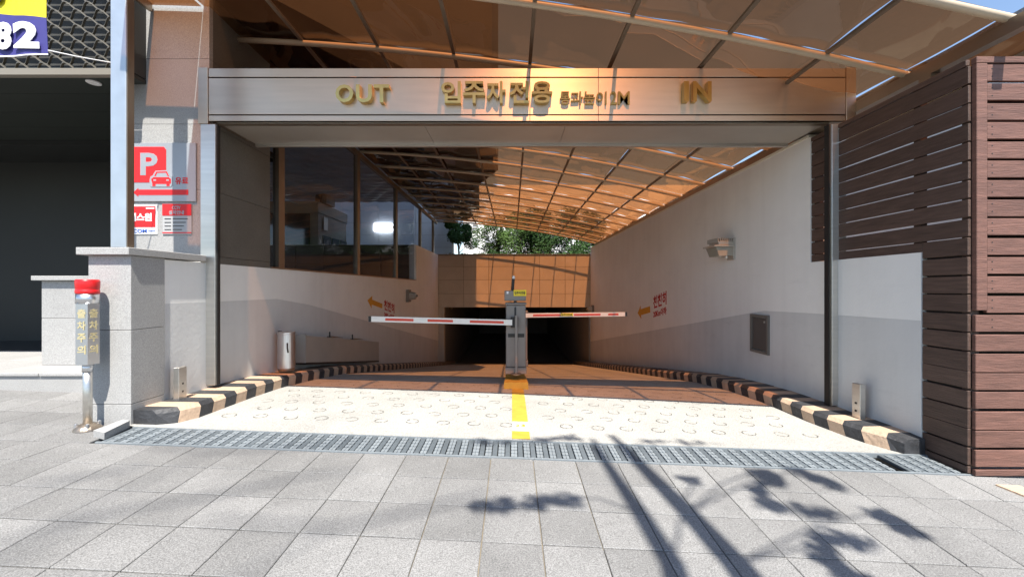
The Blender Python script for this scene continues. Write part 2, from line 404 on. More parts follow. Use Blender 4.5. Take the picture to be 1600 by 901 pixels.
# yellow centre line, laid on the concrete
def strip(mb, x0, x1, y0, y1, dz, n=6):
    sheet(mb, [x0, (x0 + x1) / 2, x1], [y0 + (y1 - y0) * i / n for i in range(n + 1)], lambda x, y: gz(x, y) + dz)
s_ = MB(); strip(s_, 0, .145, 3.262, 3.45, .004, 2); strip(s_, 0, .145, 3.72, 5.2, .004, 12); s_.build('centre_line', YELL, ramp)
s_ = MB(); strip(s_, .002, .143, 3.45, 3.72, .004, 3); s_.build('worn_line_patch', YWORN, ramp)
for i, ch in enumerate('23'):
    zz = gz(.07, 3.6) + .006
    letter('stencil_digit', ch, (.03 + .05 * i, 3.57, zz), (1, 0, 0), (0, 1, 0), (0, 0, 1), .036, .055, .002, YELL, ramp)

# ------------------------------------------------------------------ drain grate across the entrance
gr = thing('drain_grate', (0.1, 3.08, gz(.1, 3.08)), 'grey slotted drain grating laid across the foot of the ramp', 'drain grate')
Y0, Y1 = 2.93, 3.235; XL, XR = -2.98, 3.24
pit = MB(); sheet(pit, [XL, -1, 1, XR + .1], [Y0, Y1], lambda x, y: gz(x, y) - .05); pit.build('drain_pit', PIT, gr)
for yy, w in ((Y0, .014), (Y1 - .016, .016)):
    m_ = MB()
    for i in range(8):
        xa, xb = XL + (XR + .06 - XL) * i / 8, XL + (XR + .06 - XL) * (i + 1) / 8 - .003
        m_.hexa([(xa, yy, gz(xa, yy) - .03), (xb, yy, gz(xb, yy) - .03), (xb, yy + w, gz(xb, yy + w) - .03), (xa, yy + w, gz(xa, yy + w) - .03),
                 (xa, yy, gz(xa, yy) + .004), (xb, yy, gz(xb, yy) + .004), (xb, yy + w, gz(xb, yy + w) + .004), (xa, yy + w, gz(xa, yy + w) + .004)])
    m_.build('grate_rail', GRATE, gr)
P = .094
def module():
    a = MB()
    L0, L1 = Y0 - 3.0825 + .018, Y1 - 3.0825 - .020
    # base lattice: pads in two columns, with black slots between them
    for cx in (.0205, .0445):
        n = 5; st = (L1 - L0) / n
        for k in range(n):
            y = L0 + st * (k + .5)
            e = .0105; f = st / 2 - .005
            c = .0045
            poly = [(cx - e + c, y - f), (cx + e - c, y - f), (cx + e, y - f + c), (cx + e, y + f - c), (cx + e - c, y + f), (cx - e + c, y + f), (cx - e, y + f - c), (cx - e, y - f + c)]
            a.prism(poly, 'z', -.022, .003, 0)
            if k < n - 1: a.box(cx - .004, cx + .004, y + f, y + f + .0105, -.022, -.004)
    a.box(.0095, .0105, L0, L1, -.024, -.006); a.box(.0315, .0335, L0 + .02, L1 - .02, -.024, -.006)
    return a, L0, L1
a, L0, L1 = module()
bars = MB(); bars.box(-.0335, -.0005 + .002, L0, L1, -.022, .0005, .002); bars.lathe((-.016, (L0 + L1) / 2 + .05, 0), [(.006, 0), (.006, .003), (.002, .004)], 8)
gp = None; gb = None
k = 0; x = XL + .05
while x < XR - .03:
    if not (2.745 < x < 2.835):
        t = (x, 3.0825, gz(x, 3.0825))
        rot = math.atan(-lat(3.08)); rx = math.atan(.049)
        if gp is None:
            gp = MB(); gp.v = [(v[0] + x, v[1] + 3.0825, v[2] + t[2]) for v in a.v]; gp.f = a.f; gp.m = a.m
            gp = gp.build('grate_panel', GRATE, gr, origin=t)
            gb = MB(); gb.v = [(v[0] + x, v[1] + 3.0825, v[2] + t[2]) for v in bars.v]; gb.f = bars.f; gb.m = bars.m
            gb = gb.build('grate_bar', GRATED, gr, origin=t); o1, o2 = gp, gb
        else:
            o1 = share(gp, 'grate_panel', t, gr); o2 = share(gb, 'grate_bar', t, gr)
        if x > 3.0 and k % 2: o1.data = o1.data
        for o in (o1, o2): o.rotation_euler = (rx, -rot, 0)
    x += P; k += 1

# ------------------------------------------------------------------ ramp walls
XLW, XRW, YE = -3.06, 3.26, 17.05
def paint_z(Y, side):
    base = -.135 if side < 0 else np.interp(Y, [3.2, 4.5, 5.3], [-.255, -.27, -.285])
    yb = 5.57 if side < 0 else 5.3
    return float(base - max(0, Y - yb) * (.1775 if side < 0 else .163))
def ramp_wall(name, side, X, segs, label):
    root = thing(name, (X, 3.3, -1.3), label, 'wall')
    mb = MB(); T = .22 * side
    for (ya, yb, top) in segs:
        n = max(1, int((yb - ya) / .8))
        for i in range(n):
            a, b = ya + (yb - ya) * i / n, ya + (yb - ya) * (i + 1) / n
            pa, pb = paint_z(a, side), paint_z(b, side); fa, fb = zc(a) - .5, zc(b) - .5
            lo = [(X, a, fa), (X, b, fb), (X, b, pb), (X, a, pa)]; up = [(X, a, pa), (X, b, pb), (X, b, top), (X, a, top)]
            if side > 0: lo.reverse(); up.reverse()
            mb.add(lo, [(0, 1, 2, 3)], 1); mb.add(up, [(0, 1, 2, 3)], 0)
        f0 = zc(yb) - .5; Xo = X + T
        mb.add([(X, ya, top), (X, yb, top), (Xo, yb, top), (Xo, ya, top)], [(0, 1, 2, 3)], 0)
        mb.add([(Xo, ya, f0), (Xo, yb, f0), (Xo, yb, top), (Xo, ya, top)], [(0, 1, 2, 3)], 0)
        for yy in (ya, yb): mb.add([(X, yy, f0), (Xo, yy, f0), (Xo, yy, top), (X, yy, top)], [(0, 1, 2, 3)], 0)
    mb.build('wall_face', [WHITE, GREYP], root)
    return root
WL = ramp_wall('ramp_wall', -1, XLW, [(3.604, 13.1, .255), (13.1, YE, 1.39)], 'white and grey painted left ramp wall, low under the smoked glass panes')
WR = ramp_wall('ramp_wall', 1, XRW, [(3.27, 4.48, .285), (4.48, YE, 1.655)], 'tall white and grey painted right ramp wall with floodlight and hatch')
box('wall_coping', XLW - .26, XLW + .012, 5.2, 13.085, .255, .275, STEELD, WL)
box('wall_coping', XRW - .012, XRW + .24, 4.50, YE, 1.655, 1.685, CREAM, WR)
# granite coping of the near stretch
# painted arrow and words on both walls
def painted(root, X, side, ya, yb, za, zb, arrow):
    ux = Vector((0, 1, 0)) if side < 0 else Vector((0, -1, 0)); un = Vector((-side, 0, 0))
    sl = -.17 if side < 0 else .17
    uxs = Vector((0, ux.y, sl))
    w = abs(yb - ya); y0 = ya if side < 0 else yb
    o = Vector((X, y0, za if side < 0 else za))
    letter('painted_words', '천천히', o + Vector((0, 0, (zb - za) * .42)) + un * .001, uxs, (0, 0, 1), un, w, (zb - za) * .58, .003, WRED, root, .03)
    letter('painted_words', '20Km이하', o + un * .001, uxs, (0, 0, 1), un, w, (zb - za) * .33, .003, WRED, root, .03)
    (p0, p1, ha, hb) = arrow     # tail pixel-point, tip point as (Y, Z)
    d = Vector((0, p1[0] - p0[0], p1[1] - p0[1])); L = d.length; d.normalize(); n_ = Vector((0, -d.z, d.y))
    b = Vector((X, p0[0], p0[1])); m_ = MB()
    pts = [(0, -ha), (L * .72, -ha), (L * .72, -hb), (L, 0), (L * .72, hb), (L * .72, ha), (0, ha)]
    m_.add([b + d * u + n_ * v + un * .002 for u, v in pts] + [b + d * u + n_ * v + un * .004 for u, v in pts],
           [tuple(range(7)), tuple(range(13, 6, -1))] + [(i, (i + 1) % 7, 7 + (i + 1) % 7, 7 + i) for i in range(7)])
    m_.build('painted_arrow', ORANGE, root)
def YL(x): return XLW * F / (x - 800)
def YR(x): return XRW * F / (x - 800)
def ZL(x, y): return PZ(y, YL(x))
def ZR(x, y): return PZ(y, YR(x))
painted(WL, XLW, -1, YL(600), YL(616), ZL(600, 495.5), ZL(600, 467.5), ((YL(597), ZL(597, 478)), (YL(574), ZL(574, 469)), .055, .14))
painted(WR, XRW, 1, YR(1041.5), YR(1021), ZR(1021, 496.5), ZR(1021, 463), ((YR(1016), ZR(1016, 483)), (YR(996.5), ZR(996.5, 489)), .075, .17))

# end wall with stone panels over the garage mouth
EW = thing('end_wall', (0, YE, -.8), 'beige stone panelled wall above the dark garage mouth at the ramp foot', 'wall')
xa, xb = XLW - .2, XRW + .2; zt, zb = 1.39, PZ(480, YE)
MB().box(xa, xb, YE + .03, YE + .35, zb + .0, zt).build('wall_core', JOINT, EW)
cols = [PX(v, YE) for v in (685, 724.5, 763.5, 803, 843, 883, 923)]; rws = [zt - .02, PZ(416.5, YE), PZ(437, YE), PZ(458.7, YE), zb + .0]
for i in range(6):
    for j in range(4):
        gp_ = .006
        x0, x1 = cols[i] + gp_, cols[i + 1] - gp_; z1, z0 = rws[j] - gp_, rws[j + 1] + gp_
        MB().box(x0, x1, YE, YE + .028, z0, z1, .003).build('stone_panel', STONE, EW, origin=((x0 + x1) / 2, YE, z0))
box('coping', xa, xb, YE - .03, YE + .4, zt, zt + .035, STEELD, EW, .004)
box('jamb', XLW, PX(694, YE), YE - .004, YE + .3, -3.6, zb - .004, STONE, EW)
# the garage behind it
bs = MB()
bs.box(-9, XLW, YE + .36, 38, -4.6, -.4); 
bs.box(XRW, 9, YE + .36, 38, -4.6, -.4)
bs.box(-9, 9, 38, 38.3, -4.6, -.4); bs.box(-9, 9, YE + .36, 38.3, -.79, -.4)
tag(bs.build('garage_shell', mat('garage_paint', (.30, .29, .27), .8, var=.1)), kind='structure')

# ------------------------------------------------------------------ kerbs
def kerb(side, label, segs_y, xin, xout, slant):
    root = thing('striped_kerb', ((xin + xout) / 2, segs_y[0], gz(xin, segs_y[0])), label, 'kerb')
    H = .15; ch = .035
    for i in range(len(segs_y) - 1):
        a, b = segs_y[i], segs_y[i + 1] - .0015
        sa = sb = slant
        xi_a, xi_b = xin(a), xin(b)
        def section(y, xi, s):
            z = gz(xi, y); s_ = s
            t = (-side)
            return [(xi, y, z - .04), (xi, y + s_ * .75, z + H - ch), (xi + side * ch, y + s_, z + H), (xout, y + s_ * 1.0, z + H + .004), (xout, y, z - .04)]
        A = section(a, xi_a, sa if i else 0); B = section(b, xi_b, sb)
        mb = MB(); fs = [(0, 1, 2, 3, 4), (9, 8, 7, 6, 5)] + [(k, 5 + k, 5 + (k + 1) % 5, (k + 1) % 5) for k in range(5)]
        if side < 0: fs = [tuple(reversed(f)) for f in fs]
        mb.add(A + B, fs)
        mb.build('kerb_segment', KBLACK if i % 2 == 0 else KCREAM, root, origin=((xi_a + xout) / 2, a, gz(xi_a, a)))
    return root
_th = thing
def thing_k(name, loc, label, cat, group=None):
    return _th(name, (loc[0], loc[1], loc[2]), label, cat, group)
def kerb2(side, label, ys_, xf, xout, slant, group):
    global thing
    root = thing_k('striped_kerb', ((xf(ys_[0]) + xout) / 2, ys_[0], gz(xf(ys_[0]), ys_[0])), label, 'kerb', group)
    H = .125; ch = .032
    for i in range(len(ys_) - 1):
        a, b = ys_[i], ys_[i + 1] - .0015
        def section(y, s, h):
            xi = xf(y); z = gz(xi, y)
            return [(xi, y, z - .04), (xi, y + s * .75, z + h - ch), (xi + side * ch, y + s, z + h), (xout, y + s, z + h + .004), (xout, y, z - .04)]
        h0 = H + random.uniform(-.004, .004)
        A = section(a, slant if i else 0, h0 if i else H * .93); B = section(b, slant, h0)
        fs = [(0, 1, 2, 3, 4), (9, 8, 7, 6, 5)] + [(k, 5 + k, 5 + (k + 1) % 5, (k + 1) % 5) for k in range(5)]
        MB().add(A + B, fs if side > 0 else [tuple(reversed(f)) for f in fs]).build('kerb_segment', KBLACK if i % 2 == 0 and i < 700 else KCREAM, root, origin=((xf(a) + xout) / 2, a, gz(xf(a), a)))
def yseq(y0, y1, first, step):
    out = [y0, y0 + first]
    while out[-1] < y1: out.append(out[-1] + step)
    return out
kerb2(-1, 'black and cream striped kerb along the left ramp wall, with the blunt dark nose', yseq(3.30, 19.5, .06, .158),
      lambda y: float(np.interp(y, [3.3, 3.36, 3.45, 4.3, 5.3, 20], [-2.86, -2.74, -2.69, -2.70, -2.70, -2.72])), XLW + .002, .045, 'striped kerbs along the ramp')
kerb2(1, 'black and cream striped kerb along the right ramp wall, ending near the wooden fence', yseq(3.235, 19.5, .06, .158),
      lambda y: float(np.interp(y, [3.2, 3.37, 3.6, 3.95, 5.5, 20], [3.12, 3.0, 2.95, 2.91, 2.92, 2.92])), XRW - .002, .07, 'striped kerbs along the ramp')

# ------------------------------------------------------------------ entrance portal: posts, header, letters
YP = 4.1
PT = thing('entrance_portal', (0.1, YP, -1.2), 'brushed steel entrance portal with gold letters OUT and IN on its header', 'entrance portal')
hx0, hx1 = PX(310, YP), PX(1337, YP)
zb_, zt_ = PZ(189, YP), PZ(107, YP); g1, g2 = PZ(121, YP), PZ(180, YP)
splits = [hx0 + .10, PX(828, YP), PX(935, YP), hx1 - .10]
for i in range(3):
    a, b = splits[i] + .0012, splits[i + 1] - .0012
    MB().box(a, b, YP, YP + .03, g2 + .008, g1 - .008, .002).build('header_panel', HEADST, PT, origin=((a + b) / 2, YP, g2))
    MB().box(a, b, YP, YP + .03, g1 + .004, zt_, .002).build('header_trim', HEADST, PT, origin=((a + b) / 2, YP, g1))
    MB().box(a, b, YP, YP + .03, zb_, g2 - .004, .002).build('header_trim', HEADST, PT, origin=((a + b) / 2, YP, zb_))
for a, b in ((hx0, splits[0] - .001), (splits[3] + .001, hx1)):
    MB().box(a, b, YP - .008, YP + .03, zb_ - .03, zt_ + .006, .003).build('end_plate', HEADST, PT, origin=(a, YP, zb_))
box('header_core', hx0 + .01, hx1 - .01, YP + .032, 4.755, zb_ + .03, zt_ - .01, STEELD, PT)
box('lower_track', PX(335, YP), PX(1300, YP), YP + .034, YP + .10, zb_ - .012, zb_ + .028, STEELD, PT)
sof = [PX(335, YP) , -.9, .55, PX(1300, YP)]
for i in range(3): box('soffit_panel', sof[i] + .002, sof[i + 1] - .002, YP + .102, 4.75, zb_ - .0, zb_ + .028, mat('soffit_steel', (.50, .47, .42), .42, metal=.6, var=.12, vscale=1.5), PT)
box('soffit_edge', sof[0], sof[3], 4.752, 4.79, zb_ - .03, zb_ + .05, STEEL, PT)
for (a, b, s) in ((PX(313, YP), PX(336, YP), 1), (PX(1300, YP), PX(1322.5, YP), -1)):
    zbot = gz((a + b) / 2, YP) + .15
    box('post', a, b, YP, YP + .065, zbot, zb_ - .031, STEEL, PT, .003)
    e0, e1 = (b + .001, b + .010) if s > 0 else (a - .020, a - .001)
    box('post_guide', e0, e1, YP + .02, YP + .06, zbot, zb_ - .031, BLACKP if s > 0 else STEELD, PT)
    if s < 0: box('post_guide', a - .032, a - .021, YP + .0, YP + .06, zbot, zb_ - .031, BLACKP, PT)
def hletter(ch, x0, x1, y0, y1, d=.06, bold=.025):
    Yf = YP - d
    letter('letter', ch, (PX(x0, Yf), YP - .001, PZ(y1, Yf)), (1, 0, 0), (0, 0, 1), (0, -1, 0), PX(x1, Yf) - PX(x0, Yf), PZ(y0, Yf) - PZ(y1, Yf), d, BRASS, PT, bold)
for ch, x0, x1 in (('O', 524, 552), ('U', 556, 581), ('T', 584, 608)): hletter(ch, x0, x1, 132, 160)
for ch, x0, x1 in (('입', 689, 720), ('주', 723.5, 758), ('자', 760, 790), ('전', 796, 827), ('용', 831, 863)): hletter(ch, x0, x1, 127, 161, .06, .02)
for ch, x0, x1 in (('통', 875, 891), ('과', 892, 911), ('높', 912, 930), ('이', 932, 948), ('2', 954, 964), ('M', 966, 984)): hletter(ch, x0, x1, 143, 163, .022, .008)
for ch, x0, x1 in (('I', 1069, 1076.5), ('N', 1083, 1112)): hletter(ch, x0, x1, 127, 158)

# ------------------------------------------------------------------ canopy
cf = np.polyfit([-2.87, -1.22, .27, 1.75, 3.4], [2.82, 2.69, 2.52, 2.28, 1.92], 2)
def prof(X): return float(np.polyval(cf, X)) if X < 3.5 else float(np.polyval(cf, 3.5)) - (X - 3.5) * .17
CN = thing('canopy', (0, 2.9, 2.0), 'arched canopy of amber plastic sheets on tan tubes over the ramp', 'canopy')
ribY = [2.85, 3.6, 4.6, 5.5, 6.45, 7.41, 8.38, 9.35, 10.33, 11.3, 12.3, 13.3, 14.3, 15.3, 16.3, 17.0]
purX = [-2.35, -1.5, -.65, .2, 1.05, 1.9, 2.75]
CXL, CXR = -3.12, 3.95
def rib_pts(Y, x0=CXL, x1=CXR, dz=-.035, n=18): return [(x0 + (x1 - x0) * i / n, Y, prof(x0 + (x1 - x0) * i / n) + dz) for i in range(n + 1)]
r0 = None
for Y in ribY:
    if r0 is None: r0 = MB().tube(rib_pts(Y, dz=-.04), .03, 10).build('rib', TAN, CN, smooth=True, origin=(0, Y, 2.4))
    else: share(r0, 'rib', (0, Y, 2.4), CN)
for X in purX:
    MB().box(X - .018, X + .018, ribY[0], ribY[-1], prof(X) - .030, prof(X) - .004).build('purlin', BRONZE, CN)
edges = [CXL] + purX + [3.46, CXR]
for i in range(len(edges) - 1):
    a, b = edges[i], edges[i + 1]
    cache = {}
    for j in range(len(ribY) - 1):
        L = ribY[j + 1] - ribY[j]
        v = random.randrange(3); key = (round(L, 2), v)
        loc = ((a + b) / 2, ribY[j], prof((a + b) / 2))
        if key in cache: share(cache[key], 'roof_panel', loc, CN); continue
        rnd = random.Random(i * 31 + v * 7 + j); nx, ny = 6, 6; mb = MB()
        ph = [rnd.uniform(0, 6.28) for _ in range(4)]
        def zf(x, y):
            u = (x - a) / (b - a); t = (y - ribY[j]) / L
            return prof(x) + .006 + .020 * math.sin(math.pi * t) * math.sin(2 * math.pi * u * 1.0 + ph[0]) + .011 * math.sin(3 * math.pi * u + ph[1]) * math.cos(math.pi * t * 2 + ph[2]) * math.sin(math.pi * u)
        sheet(mb, [a + (b - a) * q / nx + (.002 if q == 0 else -.002 if q == nx else 0) for q in range(nx + 1)], [ribY[j] + .002 + (L - .004) * q / ny for q in range(ny + 1)], zf)
        cache[key] = mb.build('roof_panel', AMBER, CN, smooth=True, origin=loc)
for (ya_, yb_) in ((3.6, 4.13),):  # extra strip added so amber-tinted sun falls on the granite wall
    mb = MB(); sheet(mb, [-3.62, -3.38, CXL - .004], [ya_ + .002, (ya_ + yb_) / 2, yb_ - .002], lambda x, y: prof(x) + .006); mb.build('roof_panel', AMBER, CN)
MB().box(-3.65, -3.62, 3.57, 4.13, prof(-3.62) - .06, prof(-3.62) + .02).build('edge_beam', STEELD, CN)
for Y in (3.6,): MB().tube([(-3.62, Y, prof(-3.62) - .04), (CXL, Y, prof(CXL) - .04)], .03, 10).build('added_rib_end', TAN, CN)
MB().box(3.43, 3.50, 2.74, 17.0, prof(3.46) - .15, prof(3.46) - .05).build('edge_beam', STEELD, CN)
MB().box(3.43, 3.50, 2.71, 2.738, prof(3.46) - .15, prof(3.46) - .05, .006).build('beam_cap', CREAM, CN)
MB().box(CXR - .03, CXR + .05, 2.70, 17.0, prof(CXR) - .10, prof(CXR) + .01).build('gutter', CREAM, CN)
MB().box(XLW - .10, XLW - .02, 4.8, 17.0, prof(-3.05) - .16, prof(-3.05) - .065).build('edge_beam', STEELD, CN)
for Y in (3.4, 5.95, 8.6, 11.25, 13.9, 16.5):
    MB().box(3.42, 3.50, Y - .05, Y + .05, 1.60 if Y < 4.5 else 1.685, prof(3.46) - .152).build('stub_post', STEELD, CN)
for Y in (5.49, 8.25, 10.99):
    MB().box(XLW - .10, XLW - .02, Y - .07, Y + .07, .277, prof(-3.05) - .16).build('support_post', STEELD, CN)
for Y in (13.9, 16.2):
    MB().box(XLW - .10, XLW - .02, Y - .07, Y + .07, 1.392, prof(-3.05) - .16).build('support_post', STEELD, CN)
py = [5.20, 5.41, 8.17, 10.91, 13.08]
for i, (a, b) in enumerate(((5.2, 5.41), (5.57, 8.17), (8.33, 10.91), (11.07, 13.08))):
    MB().box(XLW - .068, XLW - .06, a, b, .28, prof(-3.05) - .17).build('glass_pane', SMOKE, CN)

# ------------------------------------------------------------------ slatted wooden fence on the right
FE = thing('wooden_fence', (3.3, 2.9, -1.25), 'dark brown slatted wooden fence wrapping the corner on the right', 'fence')
FX = XRW; ztop = 1.64; pit_ = .1365; sh = .118
zs = []
z = ztop - .055
FZ0 = gz(3.3, 2.9)
while z > FZ0 + .05: zs.append(z); z -= pit_
for i, z1 in enumerate(zs):
    z0 = max(z1 - sh - (.011 if z1 < -.4 and i % 3 == 0 else 0), FZ0 + .012)
    if z1 - z0 < .04: continue
    xs0 = 3.365 if z1 > -.15 else 3.285
    zj = random.uniform(-.003, .003)
    MB().box(xs0, 5.6, 2.905, 2.932, z0 + zj, z1 + zj, .003).build('slat', WOOD, FE, origin=(3.9, 2.9, z0))
    yb = 4.475 if z1 > .36 else 3.262
    MB().box(FX + (.002 if z1 <= .36 else .006), FX + .027, 2.935, yb, z0 - zj, z1 + .006 - zj, .003).build('slat', WOOD_SHADE, FE, origin=(FX, 3.4, z0))
box('slat', FX + .006, FX + .027, 3.265, 4.475, .29, min(z_ - sh for z_ in zs if z_ > .36) - .012, WOOD_SHADE, FE, .003)
scr = None
for z1 in zs[:14]:
    for dz in (.03, .085):
        p = (3.40, 2.9035, z1 - dz)
        if scr is None: scr = MB().tube([(3.40, 2.9055, z1 - dz), p], .0045, 8).build('screw_head', INK, FE, origin=p)
        else: share(scr, 'screw_head', p, FE)
box('top_rail', 3.287, 5.6, 2.90, 2.94, ztop - .045, ztop, WOOD, FE, .003)
box('stile', 3.287, 3.362, 2.90, 2.936, -.155, ztop - .047, WOOD, FE, .003)
box('top_rail', FX, FX + .03, 2.945, 4.475, ztop - .042, ztop, WOOD_SHADE, FE, .003)
box('corner_post', FX + .03, FX + .09, 2.945, 3.0, FZ0, ztop - .05, WOOD_SHADE, FE)
for Y in (3.30, 4.40): box('fence_post', FX + .03, FX + .08, Y, Y + .06, .30, ztop - .05, WOOD_SHADE, FE)
for X in (4.2, 5.2): box('fence_post', X, X + .06, 2.934, 2.99, FZ0, ztop - .05, WOOD_SHADE, FE)
box('gap_blocker', 3.37, 5.6, 2.995, 3.02, FZ0 + .05, ztop - .2, mat('gap_blocker_dark', (.03, .022, .018), .8), FE)  # dark boards added behind the slats to keep the gaps dark
box('gap_blocker', FX + .034, FX + .05, 3.002, 3.255, FZ0 + .05, .28, mat('gap_blocker_dark', (.03, .022, .018), .8), FE)

# ------------------------------------------------------------------ left pier, column, low pier, platform
PR = thing('granite_pier', (-3.22, 3.28, gz(-3.2, 3.28)), 'pale granite pier with coping slab carrying the tall steel column', 'pier')
x0, x1 = PX(138, 3.28), -3.047
zz = [gz(-3.2, 3.28) - .05, PZ(631.5, 3.28), PZ(515.5, 3.28), .265]
for i in range(3): box('granite_block', x0, x1, 3.28, 3.6, zz[i] + (.002 if i else 0), zz[i + 1] - .002, GRANW, PR, .002)
box('coping_slab', x0 - .055, XLW + .035, 3.235, 4.06, .266, .325, GRANW, PR, .004)
box('wall_return', XLW - .30, XLW - .222, 3.602, 4.06, -1.2, .264, GRANW, PR)
CO = thing('steel_column', (-3.2, 3.36, .325), 'tall galvanised square column standing on the granite pier', 'column')
box('shaft', PX(172, 3.36), PX(197.5, 3.36) - .006, 3.36, 3.425, .337, 3.1, GALV, CO, .005)
box('base_plate', PX(170, 3.36), PX(200, 3.36), 3.35, 3.46, .326, .336, GALV, CO)
box('brown_flange', PX(197.5, 3.36) - .005, PX(197.5, 3.36) + .001, 3.364, 3.432, .337, 3.1, STEELD, CO, .003)
PL = tag(MB().box(-12, -3.42, 4.02, 5.5, gz(-5, 4.0) - .25, -.857).build('entrance_platform', GRANW), kind='structure')
for k in range(14):
    x1 = -3.42 - .6 * k
    MB().box(x1 - .597, x1 - .003, 4.0, 4.72, -.855, -.827, .003).build('paving_slab', GRANW, PL, origin=(x1 - .3, 4.3, -.85))
    MB().box(x1 - .597, x1 - .003, 4.726, 5.46, -.855, -.827, .003).build('paving_slab', GRANW, PL, origin=(x1 - .3, 5.0, -.85))
LP = thing('granite_pier', (-4.9, 4.43, -.827), 'lower granite pier with coping on the platform behind the warning bollard', 'pier')
lx0, lx1 = PX(65, 4.43), PX(119, 4.43)
zs_ = [-.826, PZ(497, 4.43), .085]
for i in range(2): box('granite_block', lx0, lx1, 4.43, 4.85, zs_[i] + .002, zs_[i + 1] - .002, GRANW, LP, .002)
box('granite_side', lx1 + .002, lx1 + .30, 4.46, 4.80, -.825, .083, GRANW, LP)
box('coping_slab', lx0 - .06, lx1 + .36, 4.38, 4.90, .086, .135, GRANW, LP, .004)

# ------------------------------------------------------------------ apartment building on the left
AB = thing('apartment_building', (-6, 4.2, -1.0), 'dark apartment block overhanging the ramp on the left, granite corner and mesh screen', 'building')
GY = 4.15
rz = [-1.1, -.35, .33, 1.0, 1.66, 2.32, 2.98, 3.64]
rz_in = [min(v, 2.985) for v in rz]
for i in range(7):
    box('granite_panel', -3.95, -3.062, GY, GY + .05, rz[i] + .002, rz[i + 1] - .002, GRANW, AB)
    box('granite_panel', -3.11, -3.062, GY + .052, 5.19, rz[i] + .002, rz_in[i + 1] - .002, GRANW_SHADE, AB) if -.4 < rz[i] < 2.9 else None
box('corner_core', -3.93, -3.112, GY + .052, 5.18, -1.1, 2.99, GRANW_SHADE, AB)
box('corner_core', -3.93, -3.21, GY + .052, 4.29, 2.992, 3.64, GRANW_SHADE, AB)
UPR = mat('upper_render', (.07, .065, .06), .8, var=.1)
MB().prism([(-14, 4.3), (-3.2, 4.3), (-3.2, 15.7), (-14, 15.7)], 'z', 3.66, 12.5).build('upper_storeys', UPR, AB)
MB().prism([(-3.198, 4.21), (-2.5, 4.21), (-.35, 7.1), (-.35, 10.4), (-1.25, 12.6), (-1.25, 15.7), (-3.198, 15.7)], 'z', 3.0, 12.5).build('overhang', UPR, AB)
# embossed blue ceiling of the open ground floor
ce = MB(); nx, ny = 90, 60
def cz(x, y):
    row = y / .42; f = row - math.floor(row); off = .5 * (math.floor(row) % 2)
    u = (x / .55 + off) % 1.0
    return 3.32 - .055 * (1 - f) * (math.sin(math.pi * u)) ** .7
sheet(ce, [-12 + (12 - 3.2) * i / 130 for i in range(131)], [5.2 + (15.69 - 5.2) * j / 150 for j in range(151)], cz)
ce.build('embossed_ceiling', CEIL, AB)
# dark recess: shell, soffit, trim
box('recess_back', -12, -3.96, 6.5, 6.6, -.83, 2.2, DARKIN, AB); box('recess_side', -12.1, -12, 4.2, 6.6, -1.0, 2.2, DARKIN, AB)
box('recess_floor', -12, -3.96, 5.47, 6.5, -1.0, -.828, mat('recess_shade', (.05, .05, .048), .5), AB)  # near-black floor colour stands in for the shade inside the recess
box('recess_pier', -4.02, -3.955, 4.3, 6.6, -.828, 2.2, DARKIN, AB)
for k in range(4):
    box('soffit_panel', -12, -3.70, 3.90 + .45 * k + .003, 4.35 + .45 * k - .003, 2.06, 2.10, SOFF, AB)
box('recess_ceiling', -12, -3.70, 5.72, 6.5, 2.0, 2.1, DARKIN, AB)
MB().lathe((-4.18, 4.10, 2.047), [(.055, 0), (.06, .004), (.06, .012)], 20).build('downlight', SIGNW, AB)
box('fascia_trim', -12, -3.70, 3.84, 3.90, 2.0, 2.06, mat('trim_beige', (.22, .20, .165), .6), AB)
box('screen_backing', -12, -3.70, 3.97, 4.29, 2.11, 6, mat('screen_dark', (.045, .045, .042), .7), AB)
# expanded metal screen: wavy strands
w = .215; rh = .072
strand = None; nst = 0
for j in range(14):
    z = 2.10 + rh * j
    x0_ = -6.6
    def strand_mesh():
        mb = MB(); n = 13 * 10
        pts = [(x0_ + i * (w / 10), math.cos(2 * math.pi * i / 10)) for i in range(n + 1)]
        for i in range(n):
            (xa_, ca), (xb_, cb) = pts[i], pts[i + 1]
            A_, B_ = .036 * ca, .036 * cb
            ya, yb = 3.895 - .02 * ca, 3.895 - .02 * cb
            mb.hexa([(xa_, ya, z + A_ - .005), (xb_, yb, z + B_ - .005), (xb_, yb + .022, z + B_ - .002), (xa_, ya + .022, z + A_ - .002),
                     (xa_, ya, z + A_ + .005), (xb_, yb, z + B_ + .005), (xb_, yb + .022, z + B_ + .008), (xa_, ya + .022, z + A_ + .008)])
        return mb
    if strand is None: strand = strand_mesh().build('mesh_strand', MESHM, AB, origin=(x0_, 3.9, z))
    else: share(strand, 'mesh_strand', (x0_ + (w / 2 if j % 2 else 0), 3.9, z), AB)

